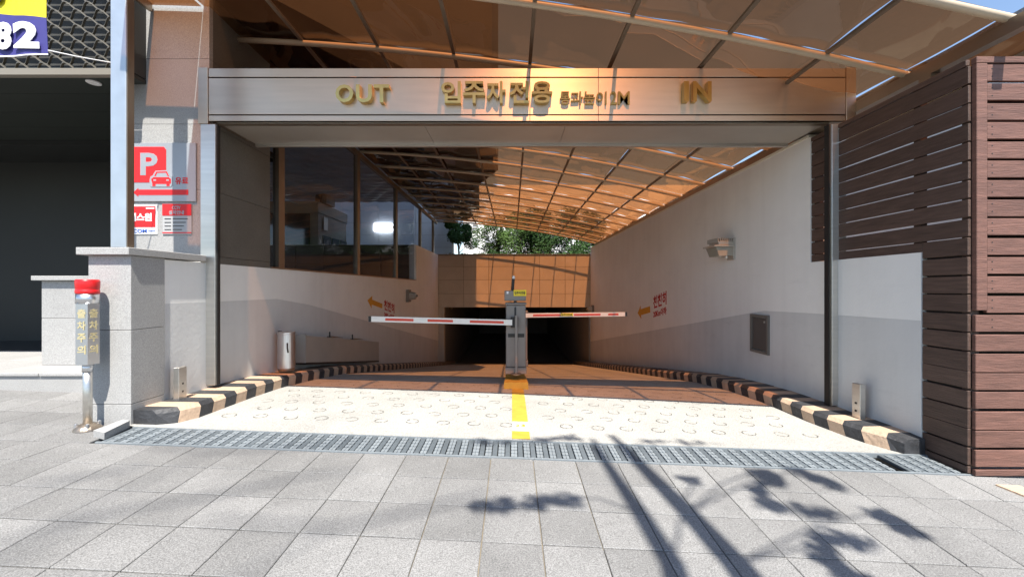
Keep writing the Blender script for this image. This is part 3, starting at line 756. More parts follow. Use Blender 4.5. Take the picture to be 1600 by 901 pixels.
# ------------------------------------------------------------------ signs and banner
def sign_panel(name, x0, x1, z0, z1, m, label, Yf=GY, th=.018):
    root = thing(name, ((x0 + x1) / 2, Yf, z0), label, 'sign')
    box('panel', x0, x1, Yf - th, Yf - .001, z0, z1, m, root, .002)
    return root, Yf - th
Ys = GY - .02
sx = lambda x: PX(x, Ys)
szz = lambda y: PZ(y, Ys)
S, yf = sign_panel('parking_sign', sx(196), sx(305.5), szz(314.5), szz(223), SIGNG, 'grey parking sign with red P, car symbol and arrow on the granite wall')
def flat(name, pts, m, root, yf, d=.003):
    MB().prism([(sx(a), szz(b)) for a, b in pts], 'y', yf - d, yf - .0005).build(name, m, root)
flat('red_square', [(200, 229.5), (256, 229.5), (259.5, 234), (259.5, 285), (200, 285)], RED, S, yf)
letter('printed_letter', 'P', (sx(219.5), yf - .003, szz(274)), (1, 0, 0), (0, 0, 1), (0, -1, 0), sx(246.5) - sx(219.5), szz(239) - szz(274), .002, SIGNG, S, .03)
# car symbol: grey outline, red body, grey windscreen, grey lamps, red wheels
flat('car_outline', [(234, 281), (235.5, 276), (239, 274), (243, 267), (262, 266), (266, 273), (269, 276), (269.5, 289), (267, 292), (236, 292), (234, 289)], SIGNG, S, yf, .0045)
flat('car_body', [(236.5, 280), (240, 277), (264, 277), (267.5, 280), (267.5, 287), (265.5, 287), (265.5, 291), (260.5, 291), (260.5, 287.5), (243.5, 287.5), (243.5, 291), (238.5, 291), (238.5, 287)], RED, S, yf, .006)
flat('car_roof', [(241.5, 275.5), (244.5, 268.5), (261, 268), (264.5, 275.5), (262.5, 275.5), (259.8, 270), (246, 270.2), (243.6, 275.5)], RED, S, yf, .006)
for a in (240.5, 260.5): flat('car_lamp', [(a, 280.5), (a + 4, 280.5), (a + 4, 282.8), (a, 282.8)], SIGNG, S, yf, .0075)
letter('printed_letter', '유료', (sx(273.5), yf - .001, szz(288)), (1, 0, 0), (0, 0, 1), (0, -1, 0), sx(294) - sx(273.5), szz(277) - szz(288), .002, RED, S, .025)
flat('arrow', [(208, 300.5), (216, 294), (216, 296.2), (294, 296.2), (294, 304.5), (216, 304.5), (216, 307)], RED, S, yf)
S, yf = sign_panel('security_sign', sx(190), sx(244), szz(366), szz(319), SIGNW, 'small white and red security sign partly behind the steel column', th=.008)
flat('red_field', [(192, 322), (241.5, 322), (241.5, 354.5), (192, 354.5)], RED, S, yf)
letter('printed_letter', '에스원', (sx(200), yf - .003, szz(345.5)), (1, 0, 0), (0, 0, 1), (0, -1, 0), sx(236) - sx(200), szz(332.5) - szz(345.5), .002, SIGNW, S, .04)
letter('printed_letter', 'SECOM', (sx(197), yf - .001, szz(363.5)), (1, 0, 0), (0, 0, 1), (0, -1, 0), sx(228) - sx(197), szz(357.5) - szz(363.5), .002, BLUE, S, .03)
flat('fine_print', [(227, 324), (240, 324), (240, 326), (227, 326)], SIGNW, S, yf, .005)
flat('fine_print', [(230, 360), (241, 360), (241, 361.2), (230, 361.2)], BLUE, S, yf)
S, yf = sign_panel('camera_notice', sx(252.5), sx(298), szz(366), szz(318.5), mat('notice_grey', (.40, .40, .40), .5), 'small grey and red CCTV notice under the parking sign', th=.010)
flat('red_field', [(252.5, 318.5), (298, 318.5), (298, 336.5), (252.5, 336.5)], RED, S, yf)
letter('printed_letter', 'CCTV', (sx(268), yf - .003, szz(327)), (1, 0, 0), (0, 0, 1), (0, -1, 0), sx(281) - sx(268), szz(321.5) - szz(327), .002, SIGNG, S, .025)
letter('printed_letter', '설치안내', (sx(263), yf - .003, szz(335)), (1, 0, 0), (0, 0, 1), (0, -1, 0), sx(286.5) - sx(263), szz(328.5) - szz(335), .002, SIGNG, S, .025)
for k in range(4):
    yy = 341 + 5.6 * k
    flat('printed_line', [(256, yy), (266, yy), (266, yy + 1.1), (256, yy + 1.1)], INK, S, yf, .0025)
    flat('printed_line', [(269, yy), (292 - 3 * k, yy), (292 - 3 * k, yy + 1.1), (269, yy + 1.1)], INK, S, yf, .0025)
flat('red_edge', [(252.5, 362.5), (298, 362.5), (298, 364), (252.5, 364)], RED, S, yf)

YB = 3.2
BN = thing('hanging_banner', (PX(30, YB), YB, PZ(85, YB)), 'yellow and navy banner with white numerals 82 hung before the mesh screen', 'banner')
bx = lambda x: PX(x, YB)
bzz = lambda y: PZ(y, YB)
def cloth(name, pts_top, pts_bot, m):
    mb = MB(); n = len(pts_top)
    wob = lambda i: .006 * math.sin(i * 1.7)
    vs_ = []
    for i in range(n):
        for (xx, yy) in (pts_bot[i], pts_top[i]):
            vs_ += [(bx(xx), YB + wob(i), bzz(yy)), (bx(xx), YB + wob(i) + .003, bzz(yy))]
    fs = []
    for i in range(n - 1):
        a, b = 4 * i, 4 * (i + 1)
        fs += [(a, b, b + 2, a + 2), (a + 1, a + 3, b + 3, b + 1), (a + 2, b + 2, b + 3, a + 3), (a, a + 1, b + 1, b)]
    fs += [(0, 2, 3, 1), (4 * n - 4, 4 * n - 3, 4 * n - 1, 4 * n - 2)]
    mb.add(vs_, fs).build(name, m, BN)
X_ = [-60 + 131 * i / 8 for i in range(9)]
YELB = mat('banner_yellow', (.72, .60, .02), .55, var=.06)
cloth('upper_cloth', [(x, -40) for x in X_], [(x, 22 + x * .075) for x in X_], YELB)
cloth('lower_cloth', [(x * 1.0, 22.2 + x * .075) for x in X_], [(x + .04 * max(0, x), 87 - x * .05) for x in X_], NAVY)
letter('numeral', '8', (bx(-6), YB - .012, bzz(79)), (1, 0, -.03), (.03, 0, 1), (0, -1, 0), bx(21) - bx(-6), bzz(36) - bzz(79), .004, SIGNW, BN, .05)
letter('numeral', '2', (bx(25), YB - .012, bzz(77)), (1, 0, -.02), (-.06, 0, 1), (0, -1, 0), bx(65) - bx(25), bzz(35) - bzz(77), .004, SIGNW, BN, .05)
letter('numeral', '0', (bx(-24), YB - .012, bzz(10)), (1, 0, 0), (0, 0, 1), (0, -1, 0), bx(10) - bx(-24), bzz(-35) - bzz(10), .004, INK, BN, .05)
cloth('hem', [(x + .04 * max(0, x), 87 - x * .05) for x in X_], [(x + .04 * max(0, x), 89 - x * .05) for x in X_], SIGNW)
MB().tube([(bx(75), YB, bzz(79)), (bx(90), YB + .15, PZ(89, YB + .15)), (bx(104), YB + .35, PZ(98, YB + .35))], .005, 6).build('tie_string', SIGNW, BN)

# ------------------------------------------------------------------ warning bollard
BY = 3.16; bxc = PX(137, BY); bz0 = gz(bxc, BY)
WB = thing('warning_bollard', (bxc, BY, bz0), 'stainless warning bollard with red cap and gold lettering beside the granite pier', 'bollard')
MB().lathe((bxc, BY, bz0), [(.085, 0), (.08, .012), (.066, .03), (.04, .045)], 24).build('base_flange', STEELD, WB, smooth=False)
for k in range(4):
    a = R(45 + 90 * k); MB().lathe((bxc + .062 * math.cos(a), BY + .062 * math.sin(a), bz0 + .02), [(.012, 0), (.012, .03), (.006, .034)], 8).build('bolt', STEELP, WB)
zp = PZ(568, BY); zh = PZ(459, BY); zc1 = PZ(456, BY); zc2 = PZ(436.5, BY)
MB().lathe((bxc, BY, bz0 + .03), [(.028, 0), (.028, zp - bz0 - .03)], 20).build('pole', STEEL, WB, smooth=True)
MB().lathe((bxc, BY, zp - .06), [(.032, 0), (.032, .06)], 20).build('collar', STEELP, WB, smooth=True)
hexp = [(bxc + .074 * math.cos(R(-44 + 60 * k)), BY + .074 * math.sin(R(-44 + 60 * k))) for k in range(6)]
MB().prism(hexp, 'z', zp, PZ(474, BY)).build('hex_body', STEELP, WB)
MB().lathe((bxc, BY, PZ(474, BY)), [(.068, 0), (.066, zh - PZ(474, BY))], 24).build('neck_ring', STEELP, WB, smooth=True)
MB().lathe((bxc, BY, zh), [(.066, 0), (.07, .006), (.07, .03), (.066, .034), (.069, .04), (.071, zc2 - zh - .015), (.066, zc2 - zh)], 28).build('red_cap', REDP, WB, smooth=True)
for s in (-1, 1):
    an = R(-44 + 30 * s); nrm = Vector((math.cos(an), math.sin(an), 0)); ux = Vector((-nrm.y, nrm.x, 0))
    for k, ch in enumerate('출차주의'):
        z1 = PZ(481 + 18.6 * k, BY)
        ctr = Vector((bxc, BY, 0)) + nrm * .0642
        o = ctr - ux * .026; o.z = z1 - .072
        letter('gold_letter', ch, o, ux, (0, 0, 1), nrm, .052, .066, .003, mat('pale_gold', (.62, .53, .30), .45, metal=.5), WB, .025)
SB = MB().hexa([(PX(146, 3.02), 3.02, gz(-3.1, 3.02)), (PX(163, 2.98), 2.98, gz(-3.0, 2.98)), (-3.0, 3.22, gz(-3, 3.22)), (-3.07, 3.24, gz(-3.07, 3.24))] +
               [(PX(146, 3.02), 3.02, gz(-3.1, 3.02) + .05), (PX(163, 2.98), 2.98, gz(-3.0, 2.98) + .05), (-3.0, 3.22, gz(-3, 3.22) + .055), (-3.07, 3.24, gz(-3.07, 3.24) + .055)])
tag(SB.build('stone_block', GRANW), 'small pale stone block lying between the bollard foot and the drain grate', 'stone block')

# ------------------------------------------------------------------ small things on kerbs and walls
def stub(name, x, X, side, ytop, ybot, label):
    Y = X * F / (x - 800); z0, z1 = PZ(ybot, Y), PZ(ytop, Y)
    root = thing(name, (X, Y, z0), label, 'post', 'short steel stub posts on the kerbs')
    box('stub_body', X - .05 * (1 if side > 0 else 0) - .0, X + .05 * (0 if side > 0 else 1), Y - .045, Y + .045, z0 - .02, z1, STEEL, root, .003)
    for dz in (.05, .12): MB().box(X - .052 * side - .004, X - .05 * side + .001, Y - .008, Y + .008, z0 + dz, z0 + dz + .016).build('slot', INK, root)
stub('stub_post', 277, XLW + .07, -1, 573, 621, 'short square steel stub on the left kerb beside the pier')
stub('stub_post', 1346, XRW - .07, 1, 599, 651, 'short square steel stub on the right kerb beside the portal post')

# floodlight on the right wall
Yc = YR(1148); zc_ = PZ(389, Yc)
FL = thing('floodlight', (XRW, Yc, zc_ - .15), 'ribbed grey floodlight mounted high on the right white wall', 'lamp')
box('back_plate', XRW - .03, XRW - .001, Yc - .02, Yc + .16, PZ(405, YR(1152)), PZ(371, YR(1152)), LAMPH, FL, .003)
ya, yb = Yc - .02, Yc + .42
MB().hexa([(XRW - .24, ya, zc_ - .10), (XRW - .03, ya, zc_ - .10), (XRW - .03, yb - .15, zc_ - .10), (XRW - .24, yb - .15, zc_ - .10),
           (XRW - .28, ya, zc_ + .03), (XRW - .03, ya, zc_ + .03), (XRW - .03, yb - .12, zc_ + .03), (XRW - .28, yb - .12, zc_ + .03)]).build('lens', FLOODG, FL)
MB().box(XRW - .32, XRW - .031, ya - .03, yb - .10, zc_ + .031, zc_ + .055, .005).build('visor', LAMPH, FL)
MB().box(XRW - .24, XRW - .031, ya, yb - .13, zc_ + .056, zc_ + .12, .01).build('housing', LAMPH, FL)
for k in range(7): MB().box(XRW - .26 + .032 * k, XRW - .25 + .032 * k, ya - .01, yb - .12, zc_ + .10, zc_ + .16).build('cooling_fin', LAMPH, FL)
MB().tube([(XRW - .12, Yc, zc_ - .10), (XRW - .12, Yc, zc_ - .14)], .018, 8).build('knob', LAMPH, FL)
# hatch
ya, yb = YR(1203), YR(1175)
HA = thing('wall_hatch', (XRW, ya, -.6), 'dark grey framed service hatch in the grey band of the right wall', 'hatch')
z1, z0 = PZ(493, ya), PZ(555, ya)
fr = mat('hatch_frame', (.15, .14, .125), .5, var=.1)
MB().box(XRW - .03, XRW - .001, ya, ya + .035, z0, z1).box(XRW - .03, XRW - .001, yb - .035, yb, z0, z1).box(XRW - .03, XRW - .001, ya + .035, yb - .035, z0, z0 + .035).box(XRW - .03, XRW - .001, ya + .035, yb - .035, z1 - .035, z1).build('hatch_frame', fr, HA)
box('hatch_door', XRW - .018, XRW - .001, ya + .042, yb - .042, z0 + .042, z1 - .042, mat('hatch_door', (.085, .08, .075), .45, var=.12), HA, .003)
box('latch', XRW - .026, XRW - .018, ya + .07, ya + .09, z1 - .10, z1 - .075, LAMPH, HA)
# wall lamp on the left wall and on the far right wall
def bulkhead(X, side, Y, z, s, label):
    root = thing('bulkhead_lamp', (X, Y, z), label, 'lamp', 'small bulkhead lamps on the ramp walls')
    u = -side
    MB().box(min(X, X + u * .09 * s), max(X, X + u * .09 * s), Y - .14 * s, Y + .14 * s, z - .18 * s, z + .18 * s, .01).build('back_box', CAB, root)
    MB().tube([(X + u * .09 * s, Y, z), (X + u * .26 * s, Y, z)], [.13 * s, .10 * s], 10).build('lens_guard', LAMPH, root)
    MB().tube([(X + u * .26 * s, Y, z), (X + u * .31 * s, Y, z)], [.04 * s, .03 * s], 8).build('end_knob', CAB, root)
bulkhead(XLW, -1, YL(636), PZ(462, YL(636)), 1.0, 'small dark bulkhead lamp on the left wall above the painted words')
bulkhead(XRW, 1, 16.4, PZ(483, 16.4), .9, 'small dark bulkhead lamp at the far end of the right wall')
# stainless ash bin
Yb = 5.27; xb_ = PX(447.5, Yb); zb0 = gz(xb_, Yb) + .155
BI = thing('ash_bin', (xb_, Yb, zb0), 'polished steel cylindrical bin standing on the left kerb', 'bin')
MB().lathe((xb_, Yb, zb0 + .035), [(.105, 0), (.105, .02), (.102, .43), (.106, .435), (.106, .455), (.09, .46)], 32).build('bin_body', STEELP, BI, smooth=False)
MB().lathe((xb_, Yb, zb0), [(.095, 0), (.10, .035)], 24).build('bin_base', STEELD, BI)
MB().tube([(xb_ + .06, Yb - .088, zb0 + .36), (xb_ + .068, Yb - .10, zb0 + .30), (xb_ + .07, Yb - .088, zb0 + .24)], .010, 8).build('bin_handle', BLACKP, BI)
MB().box(xb_ - .12, xb_ - .09, Yb + .02, Yb + .06, zb0 + .36, zb0 + .50).build('bin_hinge', BLACKP, BI)
# long flood barrier board leaning along the left wall
FB = thing('flood_board', (-2.88, 5.8, -1.1), 'long grey flood barrier board lying on the left kerb against the wall', 'flood barrier')
Xf = -2.84
Ya, Yb2 = Xf * F / (478.5 - 800), Xf * F / (592 - 800)
za0, za1 = PZ(566, Ya), PZ(524, Ya); zb0_, zb1 = PZ(563, Yb2), PZ(534, Yb2)
def sl(X0, X1, y0, y1, a0, a1, b0, b1): return MB().hexa([(X0, y0, a0), (X1, y0, a0), (X1, y1, b0), (X0, y1, b0), (X0, y0, a1), (X1, y0, a1), (X1, y1, b1), (X0, y1, b1)])
BOARD = mat('board_grey', (.42, .40, .36), .5, metal=.3, var=.06)
sl(Xf - .13, Xf, Ya, Yb2, za0, za1, zb0_, zb1).build('board', BOARD, FB)
sl(Xf - .14, Xf + .006, Ya - .03, Ya - .001, za0, za1 + .01, za0, za1 + .01).build('end_cap', mat('board_cap', (.40, .39, .36), .45, metal=.4), FB)
sl(Xf - .145, Xf + .004, Ya, Yb2, za0 - .03, za0 - .002, zb0_ - .03, zb0_ - .002).build('rubber_seal', BLACKP, FB)
for t in (.28, .58):
    y = Ya + (Yb2 - Ya) * t; zt1 = za1 + (zb1 - za1) * t
    MB().tube([(Xf - .06, y, zt1 - .01), (Xf - .06, y, zt1 + .10)], .012, 8).build('clamp_pin', BLACKP, FB)
    sl(Xf - .10, Xf - .02, y, y + .42, zt1 + .002, zt1 + .03, zt1 + .002 - .05, zt1 + .03 - .07).build('clamp_lever', STEELD, FB)
box('side_bracket', PX(469, 5.75), PX(476.5, 5.75), 5.72, 5.78, PZ(548, 5.75), PZ(521.5, 5.75), LAMPH, FB, .003)
# ------------------------------------------------------------------ barrier island and two barriers
IS = thing('barrier_island', (.05, 5.2, gz(.05, 5.2)), 'yellow painted concrete island under the parking barriers', 'traffic island')
zf0 = gz(.05, 5.2)
MB().hexa([(-.105, 5.2, zf0 - .02), (.21, 5.2, zf0 - .02), (.185, 7.4, gz(.1, 7.4) - .1), (-.09, 7.4, gz(.1, 7.4) - .1),
           (-.10, 5.205, zf0 + .085), (.205, 5.205, zf0 + .085), (.18, 7.4, gz(.1, 7.4) + .12), (-.085, 7.4, gz(.1, 7.4) + .12)]).build('island_block', YELL, IS)
def barrier(Y, xc, ytop, ybot, arm_y, arm_to, wid, label, first):
    zb0 = PZ(ybot, Y); zt0 = PZ(ytop, Y); c = PX(xc, Y); h = PX(800 + wid, Y)
    root = thing('parking_barrier', (c, Y, zb0), label, 'barrier', 'boom barriers on the island')
    box('cabinet', c - h, c + h, Y, Y + .28, zb0 + .03, zt0 - .03, CAB, root, .012)
    box('plinth', c - h - .01, c + h + .01, Y - .01, Y + .29, zb0 - .06, zb0 + .028, CAB, root, .004)
    box('lid', c - h - .012, c + h + .012, Y - .012, Y + .29, zt0 - .028, zt0, CAB, root, .008)
    zA = PZ(arm_y, Y - .06); xe = PX(arm_to[0], Y - .06); ze = PZ(arm_to[1], Y - .06)
    s = -1 if xe < c else 1
    x_in = c - s * -.0 + (s * .05)
    hh = .037 if first else .034
    n = 5
    L = xe - x_in
    def arm(name, u0, u1, d, m, hk=1.0):
        xa_, xb_ = x_in + L * u0, x_in + L * u1
        za_, zb__ = zA + (ze - zA) * u0, zA + (ze - zA) * u1
        if xa_ > xb_: xa_, xb_, za_, zb__ = xb_, xa_, zb__, za_
        k_ = hh * hk
        MB().hexa([(xa_, Y - .085 - d, za_ - k_), (xb_, Y - .085 - d, zb__ - k_), (xb_, Y - .045, zb__ - k_), (xa_, Y - .045, za_ - k_),
                   (xa_, Y - .085 - d, za_ + k_), (xb_, Y - .085 - d, zb__ + k_), (xb_, Y - .045, zb__ + k_), (xa_, Y - .045, za_ + k_)]).build(name, m, root)
    arm('boom', 0, 1, 0, ARMW)
    for u0, u1 in ((.10, .38), (.50, .76), (.835, .995 - .06)) if not first else ((.06, .30), (.42, .60), (.70, .90)):
        arm('red_stripe', u0, u1, .003, ARMR, .45)
    arm('boom_end', 1.0005, 1.02, .002, BLACKP, 1.02)
    MB().box(c + s * .02 - .05, c + s * .02 + .05, Y - .05, Y - .002, zA - .07, zA + .07, .006).build('boom_hub', BLACKP if first else CAB, root)
    return root, c, zb0, zt0, h
B1, c1, b0, t0, h1 = barrier(5.62, 806, 473, 577, 503.5, (581, 498), 15.5, 'grey boom barrier with its striped arm reaching over the left lane', True)
Yq = 5.62
box('vent_plate', c1 - .02, c1 + .005, Yq - .006, Yq - .001, t0 - .22, t0 - .06, BLACKP, B1)
box('control_strip', c1 - h1 + .03, c1 + h1 - .02, Yq - .008, Yq - .002, t0 - .47, t0 - .42, BLACKP, B1)
box('seam', c1 - .006, c1, Yq - .004, Yq - .001, t0 - .42, t0 - .05, BLACKP, B1)
MB().tube([(c1 + .005, Yq - .10, b0 - .04), (c1 + .005, Yq - .10, PZ(492, Yq))], .020, 10).build('front_post', CAB, B1)
MB().lathe((c1 + .005, Yq - .10, b0 - .045), [(.07, 0), (.07, .012), (.03, .02)], 16).build('post_flange', STEELD, B1)
MB().tube([(PX(805.5, Yq), Yq + .14, t0), (PX(804, Yq), Yq + .14, PZ(466, Yq))], .02, 8).build('sign_neck', CAB, B1)
box('sign_box', PX(788, Yq), PX(822, Yq), Yq + .05, Yq + .20, PZ(470, Yq), PZ(454, Yq), CAB, B1, .006)
box('yellow_plate', PX(802.5, Yq), PX(822.5, Yq), Yq + .036, Yq + .048, PZ(462.3, Yq), PZ(452.8, Yq), SIGNY, B1, .001)
letter('plate_words', '입주자전용', (PX(804, Yq), Yq + .0355, PZ(460, Yq)), (1, 0, 0), (0, 0, 1), (0, -1, 0), PX(821, Yq) - PX(804, Yq), PZ(455, Yq) - PZ(460, Yq), .002, INK, B1, .02)
box('label_patch', PX(791.5, Yq), PX(794.5, Yq), Yq + .046, Yq + .0495, PZ(459, Yq), PZ(455, Yq), SIGNW, B1)
MB().tube([(PX(801, Yq), Yq + .14, PZ(454, Yq)), (PX(802.5, Yq), Yq + .14, PZ(435, Yq))], .019, 10).build('beacon_pole', BLACKP, B1)
MB().tube([(PX(802.5, Yq), Yq + .14, PZ(435, Yq)), (PX(802.8, Yq), Yq + .14, PZ(430.5, Yq))], [.022, .014], 10).build('beacon_tip', SIGNW, B1)
B2, c2, b0, t0, h2 = barrier(6.75, 812, 486, 566, 492.5, (976, 490.5), 12, 'second boom barrier behind the first, its thinner arm over the right lane', False)
arm_c = c2 + .05 + (PX(976, 6.69) - c2 - .05) * .43
box('arm_plate', arm_c - .10, arm_c + .10, 6.655, 6.663, PZ(493.6, 6.66), PZ(488.9, 6.66), SIGNY, B2)
letter('plate_words', '입주자전용', (arm_c - .085, 6.6545, PZ(492.8, 6.66)), (1, 0, 0), (0, 0, 1), (0, -1, 0), .17, .030, .002, INK, B2, .02)

# ------------------------------------------------------------------ beyond the smoked panes: parapet, guard booth, tiled building
PA = thing('tile_parapet', (-8, 13.1, -1), 'dark brown tiled parapet behind the smoked glass panes', 'wall')
box('parapet_core', -14, XLW - .24, 13.13, 13.35, -1.02, 1.36, JOINT, PA)
for i in range(12):
    for j in range(4):
        x1 = XLW - .245 - .9 * i
        MB().box(x1 - .894, x1 - .006, 13.1, 13.128, -1.0 + .59 * j + .005, -.41 + .59 * j - .005, .003).build('wall_tile', BROWNT, PA, origin=(x1 - .45, 13.1, -1.0 + .59 * j))
box('coping', -14, XLW - .235, 13.06, 13.4, 1.361, 1.39, STEELD, PA)
by = 14.0; bxr = PX(497, by); bt = PZ(315, by)
GB = thing('guard_booth', (bxr - 2, by, -1.0), 'flat roofed guard booth with dark windows behind the brown parapet', 'booth')
bd = PX(497, by) * F / (541 - 800) 
box('booth_wall', bxr - 4, bxr, by, bd, -1.02, bt - .38, BOOTH, GB)
box('roof_fascia', bxr - 4.1, bxr + .03, by - .06, bd + .06, bt - .38, bt, BOOTH, GB, .01)
box('window', bxr - 3.9, bxr - .28, by - .02, by - .002, .9, bt - .40, DGLASS, GB)
for k in range(3): box('window', bxr + .002, bxr + .02, by + .35 + .72 * k, by + .95 + .72 * k, .9, 1.85, DGLASS, GB)
box('side_vent', bxr + .002, bxr + .04, by + .35, by + .65, 2.05, 2.5, LAMPH, GB)
AC = thing('rooftop_unit', (PX(505, 14.6), 14.6, bt), 'small dark rooftop unit on the guard booth roof', 'air conditioner')
ax0, ax1 = PX(492, 14.3), PX(510, 14.3)
box('casing', ax0, ax1, 14.3, 15.0, bt + .001, bt + .36, CAB, AC, .01)
box('grille', ax0 + .03, ax1 - .16, 14.285, 14.299, bt + .04, bt + .33, BLACKP, AC)
TB = thing('tiled_building', (-9, 22, -1), 'pale blue tiled building far behind the smoked glass panes', 'building')
box('wall_core', -14, -2.9, 20.03, 20.5, -1.0, 9, JOINT, TB)
for i in range(12):
    for j in range(12):
        x1 = -2.9 - .9 * i
        if j < 3: continue
        MB().box(x1 - .894, x1 - .006, 20.0, 20.028, -1 + .6 * j + .004, -.4 + .6 * j - .004, .002).build('wall_tile', TILEW, TB, origin=(x1 - .45, 20, -1 + .6 * j))
lx0, lx1 = PX(582, 19.7), PX(613, 19.7); lz0, lz1 = PZ(362, 19.7), PZ(347, 19.7)
LB = thing('lamp_box', (lx0, 19.8, lz0), 'glowing white rounded lamp box on the pale tiled wall', 'lamp')
MB().box(lx0, lx1, 19.7, 19.96, lz0, lz1, .08).build('lamp_diffuser', LAMP, LB)
box('lamp_bracket', lx1 + .001, lx1 + .06, 19.75, 20.0, (lz0 + lz1) / 2 - .05, (lz0 + lz1) / 2 + .05, BLACKP, LB)
# ------------------------------------------------------------------ garden, trees and white building above the end wall
gb_ = MB(); gb_.box(-4.5, 9, YE + .42, 24, .6, 1.22); tag(gb_.build('garden_bed', DIRT), kind='structure')
def leafy(mb, c, rad, n, size, rnd, squash=1.0, mi=0):
    for _ in range(n):
        while True:
            p = Vector((rnd.uniform(-1, 1), rnd.uniform(-1, 1), rnd.uniform(-1, 1)))
            if .15 < p.length < 1: break
        p = Vector((p.x * rad[0], p.y * rad[1], p.z * rad[2])) + Vector(c)
        d = Vector((rnd.gauss(0, 1), rnd.gauss(0, 1), rnd.gauss(0, .7))).normalized(); s = size * rnd.uniform(.6, 1.3)
        e = d.orthogonal().normalized() * s * .5
        mb.add([p - d * s, p + e - d * s * .1, p + d * s, p - e + d * s * .0], [(0, 1, 2), (0, 2, 3)], mi)
def tree(name, base, H, crown, lab, seed, m, dens=420, leaf=.10, trunk_r=.07, group='garden trees behind the end wall'):
    rnd = random.Random(seed); b = Vector(base)
    root = thing(name, base, lab, 'tree', group)
    tr = MB(); lf = MB()
    top = b + Vector((rnd.uniform(-.2, .2), rnd.uniform(-.2, .2), H * .85))
    tr.tube([b, b.lerp(top, .4) + Vector((rnd.uniform(-.06, .06), 0, 0)), b.lerp(top, .75), top], [trunk_r, trunk_r * .75, trunk_r * .5, trunk_r * .2], 7)
    rx, rz_, n = crown
    for k in range(n):
        t = rnd.uniform(.14, 1.0)
        ang = rnd.uniform(0, 6.28); rr = rx * rnd.uniform(.25, .9) * (1 - .5 * abs(t - .6))
        p = b.lerp(top, t) + Vector((math.cos(ang) * rr, math.sin(ang) * rr, rz_ * rnd.uniform(-.1, .25)))
        q = b.lerp(top, max(.2, t - .25))
        tr.tube([q, q.lerp(p, .5) + Vector((0, 0, .06)), p], [trunk_r * .35, trunk_r * .22, .008], 5)
        s = rx * rnd.uniform(.28, .5)
        leafy(lf, p, (s, s, s * .75), int(dens * rnd.uniform(.6, 1.2)), leaf, rnd)
    tr.build('trunk', BARK, root); lf.build('crown', m, root)
GZ = 1.22
tree('garden_tree', (PX(718, 19.2), 19.2, GZ), 2.5, (.75, 1.0, 22), 'narrow dark evergreen tree at the left end of the garden behind the end wall', 3, LEAFA, 420, .05, .05)
tree('garden_tree', (PX(776, 20.5), 20.5, GZ), 2.5, (1.25, 1.0, 22), 'airy light tree second from the left behind the end wall', 5, LEAFB, 240, .055, .05)
tree('garden_tree', (PX(815, 19.5), 19.5, GZ), 2.6, (1.4, 1.1, 26), 'bushy tree over the barrier beacon behind the end wall', 8, LEAFB, 420, .055, .06)
tree('garden_tree', (PX(858, 20.0), 20.0, GZ), 2.6, (1.5, 1.1, 26), 'dark dense tree right of centre behind the end wall', 11, LEAFA, 450, .055, .06)
tree('garden_tree', (PX(902, 19.6), 19.6, GZ), 2.4, (1.4, 1.0, 26), 'dense tree nearest the right wall behind the end wall', 13, LEAFA, 450, .055, .06)
HD = thing('clipped_hedge', (0, 17.9, GZ), 'low dark hedge along the top of the end wall', 'hedge')
rnd = random.Random(21); lf = MB(); hs = MB()
for k in range(60):
    X = -3.0 + 6.3 * k / 59 + rnd.uniform(-.05, .05); hgt = .18 + .14 * abs(math.sin(k * .55)) + (.12 if 16 < k < 26 else 0)
    leafy(lf, (X, 17.95 + rnd.uniform(-.15, .2), GZ + hgt * .55), (.16, .22, hgt * .6), 70, .045, rnd)
    hs.tube([(X, 17.95, GZ), (X + rnd.uniform(-.05, .05), 17.95, GZ + hgt * .8)], .008, 4)
lf.build('foliage', LEAFA, HD); hs.build('stems', BARK, HD)
WBd = thing('white_building', (0, 27, 0), 'bright white building behind the garden trees', 'building')
wy = 27.0
box('wall', PX(724, wy), 14, wy, wy + 6, -1.0, 6.8, WBLD, WBd)
def window(x0, x1, y0, y1, bars):
    o = box('window', PX(x0, wy), PX(x1, wy), wy - .05, wy - .002, PZ(y1, wy), PZ(y0, wy), SHUT, WBd)
    if bars:
        for k in range(bars): box('slat', PX(x0, wy) + .03, PX(x1, wy) - .03, wy - .075, wy - .052, PZ(y0, wy) - .08 - .2 * k - .08, PZ(y0, wy) - .08 - .2 * k, CAB, o)
    else: box('pane', PX(x0, wy) + .08, PX(x1, wy) - .08, wy - .06, wy - .052, PZ(y1, wy) + .08, PZ(y0, wy) - .3, DGLASS, o)
window(738.5, 747, 349, 359.5, 3); window(738.5, 747, 371.5, 385, 0); window(757.5, 775, 372, 384, 0); window(800, 822, 362, 378, 0); window(850, 872, 365, 382, 0)
NB = thing('gap_backdrop', (7.5, 6, -1.38), 'pale wall added to make the wooden fence gaps look bright', 'wall')  # wall added behind the fence so its gaps look bright
box('wall', 6.0, 6.3, 3.4, 26, -1.38, 3.2, WBLD, NB); box('coping', 5.94, 6.36, 3.35, 26, 3.2, 3.26, GRANW, NB)

